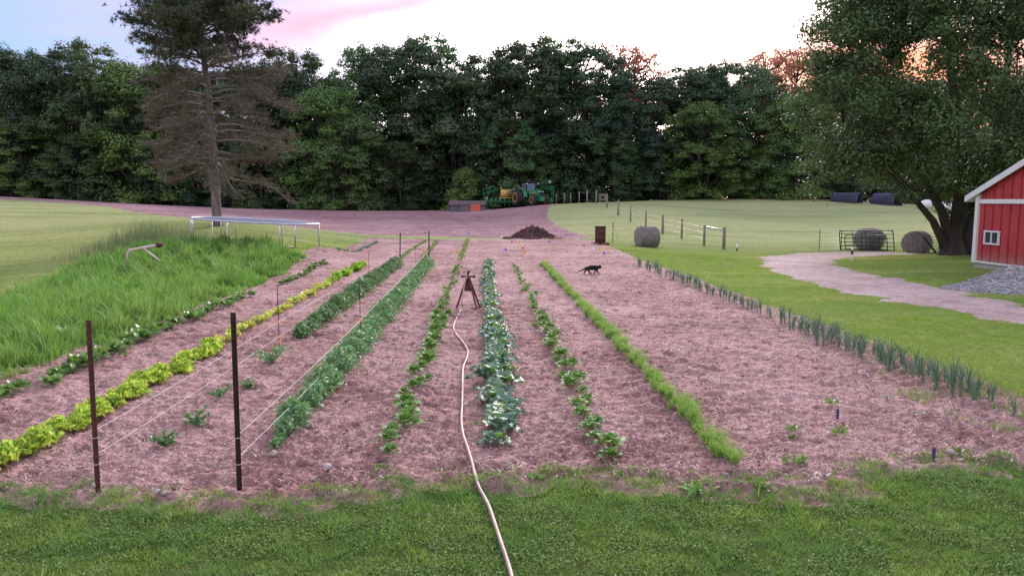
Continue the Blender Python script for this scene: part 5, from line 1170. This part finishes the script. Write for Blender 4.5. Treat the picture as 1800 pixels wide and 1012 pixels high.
def planter():
    p = on(915, 87); t = thing('planter', 'wide green seed planter with yellow tank behind the tractor', 'planter', (p.x, p.y, at(915, 369, 87).z), R(4)); px_m = 87.5/FPX
    X = lambda px: (px-915)*px_m
    MB().box((X(912), 0, .95), (X(972)-X(852), .18, .18)).box((X(912), .8, .8), (X(968)-X(856), .14, .14)).build('toolbar', M['green'], t, bevel=.02)
    k = 0
    for i in range(15):
        px = 856+i*7.9; x = X(px)
        ru = MB().box((x, .35, .62), (.14, .8, .14)).bar((x, .0, .95), (x, .6, .45), .04, 6).box((x, -.05, 1.15), (.30, .32, .34)).build('row_unit', M['green'], t, bevel=.02)
        MB().disc((x-.05, .5, .28), (1, 0, 0), [(0, .27), (.04, .28), (.1, .27)], 14).build('gauge_wheel', M['tyre'], ru); MB().box((x, -.05, 1.38), (.28, .3, .1)).build('seed_lid', M['plastic'] if i % 3 == 0 else M['black'], ru)
    c = X(893); MB().disc((X(881), -.2, 1.95), (1, 0, 0), [(0, .3), (.06, .42), (1.75, .42), (1.8, .3)], 18).build('yellow_tank', M['cream'], t, True)
    MB().box((X(881)-.02, -.2, 2.12), (.14, .3, 1.1)).box((c, -.2, 1.4), (1.6, .5, .12)).build('tank_frame', M['yellow'], t)
    MB().disc((X(909), -.4, 1.6), (0, 0, 1), [(0, .5), (.1, .62), (.75, .6), (.95, .40), (1.0, .15)], 20).build('white_tank', M['plastic'], t, True)
    MB().box((X(908), -.1, 2.78), (.5, .3, .16)).build('tank_cap', M['cream'], t)
    ml = MB()
    for a, b in [((852, 1.0), (850, 2.3)), ((850, 2.3), (866, 2.75)), ((866, 2.75), (877, 2.35)), ((877, 2.35), (851, 1.9)), ((856, 2.05), (866, 2.7)), ((866, 2.1), (872, 2.5)), ((852, 1.0), (860, 2.0))]:
        ml.bar((X(a[0]), 0, a[1]), (X(b[0]), 0, b[1]), .05, 6)
    ml.build('marker_arm', M['green'], t)
    mr = MB()
    for a, b in [((973, 1.0), (973, 2.7)), ((973, 2.7), (949, 2.62)), ((970, 1.0), (970, 2.7)), ((949, 2.62), (966, 3.25)), ((973, 1.0), (960, 1.2)), ((949, 2.5), (970, 2.35)), ((951, 2.6), (950, 3.3))]:
        mr.bar((X(a[0]), 0, a[1]), (X(b[0]), 0, b[1]), .055, 6)
    mr.build('marker_arm', M['green'], t)
    MB().disc((X(966), -.05, 3.25), (0, 1, 0), [(0, .16), (.03, .16)], 12).build('marker_disc', M['galv'], t)
planter()
# ------------------------------------------------------------------ cat
def cat():
    p = gp(1041, 481, .04); t = thing('cat', 'black cat walking to the right across the soil', 'cat', (p.x, p.y, float(soilz(p.x, p.y)[0])-.012), 0)
    J = []; E = []
    def j(x, y, z, r, par=None):
        J.append((x, y, z, r)); 
        if par is not None: E.append((par, len(J)-1))
        return len(J)-1
    pel = j(-.17, 0, .225, .066); b1 = j(-.06, 0, .222, .070, pel); b2 = j(.06, 0, .222, .070, b1); ch = j(.14, 0, .222, .066, b2); nk = j(.205, 0, .240, .044, ch); hd = j(.262, 0, .246, .052, nk); sn = j(.300, 0, .228, .022, hd)
    tl = pel
    for x, z, r in [(-.235, .20, .024), (-.30, .155, .019), (-.36, .125, .017), (-.42, .115, .014), (-.455, .118, .009)]: tl = j(x, 0, z, r, tl)
    for y, (kx, kz), (hx, hz_), (fx, fz) in [(.045, (-.19, .14), (-.255, .085), (-.255, .012)), (-.045, (-.10, .14), (-.12, .075), (-.055, .02))]:
        a = j(-.175, y, .185, .042, pel); b = j(kx, y, kz, .030, a); c = j(hx, y, hz_, .017, b); d = j(fx, y, fz, .014, c); j(fx+.03, y, fz, .012, d)
    for y, (ex, ez), (wx, wz), (fx, fz) in [(.038, (.115, .125), (.085, .065), (.055, .018)), (-.038, (.155, .125), (.185, .07), (.215, .014))]:
        a = j(.135, y, .175, .034, ch); b = j(ex, y, ez, .022, a); c = j(wx, y, wz, .015, b); d = j(fx, y, fz, .013, c); j(fx+.025, y, fz-.004, .012, d)
    me = bpy.data.meshes.new('body'); me.from_pydata([q[:3] for q in J], E, []); me.materials.append(M['cat']); o = link('body', me, t)
    sk = o.modifiers.new('skin', 'SKIN'); 
    for v, q in zip(me.skin_vertices[0].data, J): v.radius = (q[3]*1.3, q[3]*1.3)
    me.skin_vertices[0].data[0].use_root = True
    s = o.modifiers.new('smooth', 'SUBSURF'); s.levels = 2; s.render_levels = 2; sk.use_smooth_shade = True
    for y in (-.022, .022): MB().disc((.252, y, .288), (-.1, y*4, 1), [(0, .020), (.020, .014), (.044, .002)], 8).build('ear', M['cat'], t, True)
    for y in (-.018, .018): MB().disc((.298, y, .252), (1, y*8, .1), [(0, .004), (.003, .003)], 8).build('eye', M['fyellow'], t)
cat()
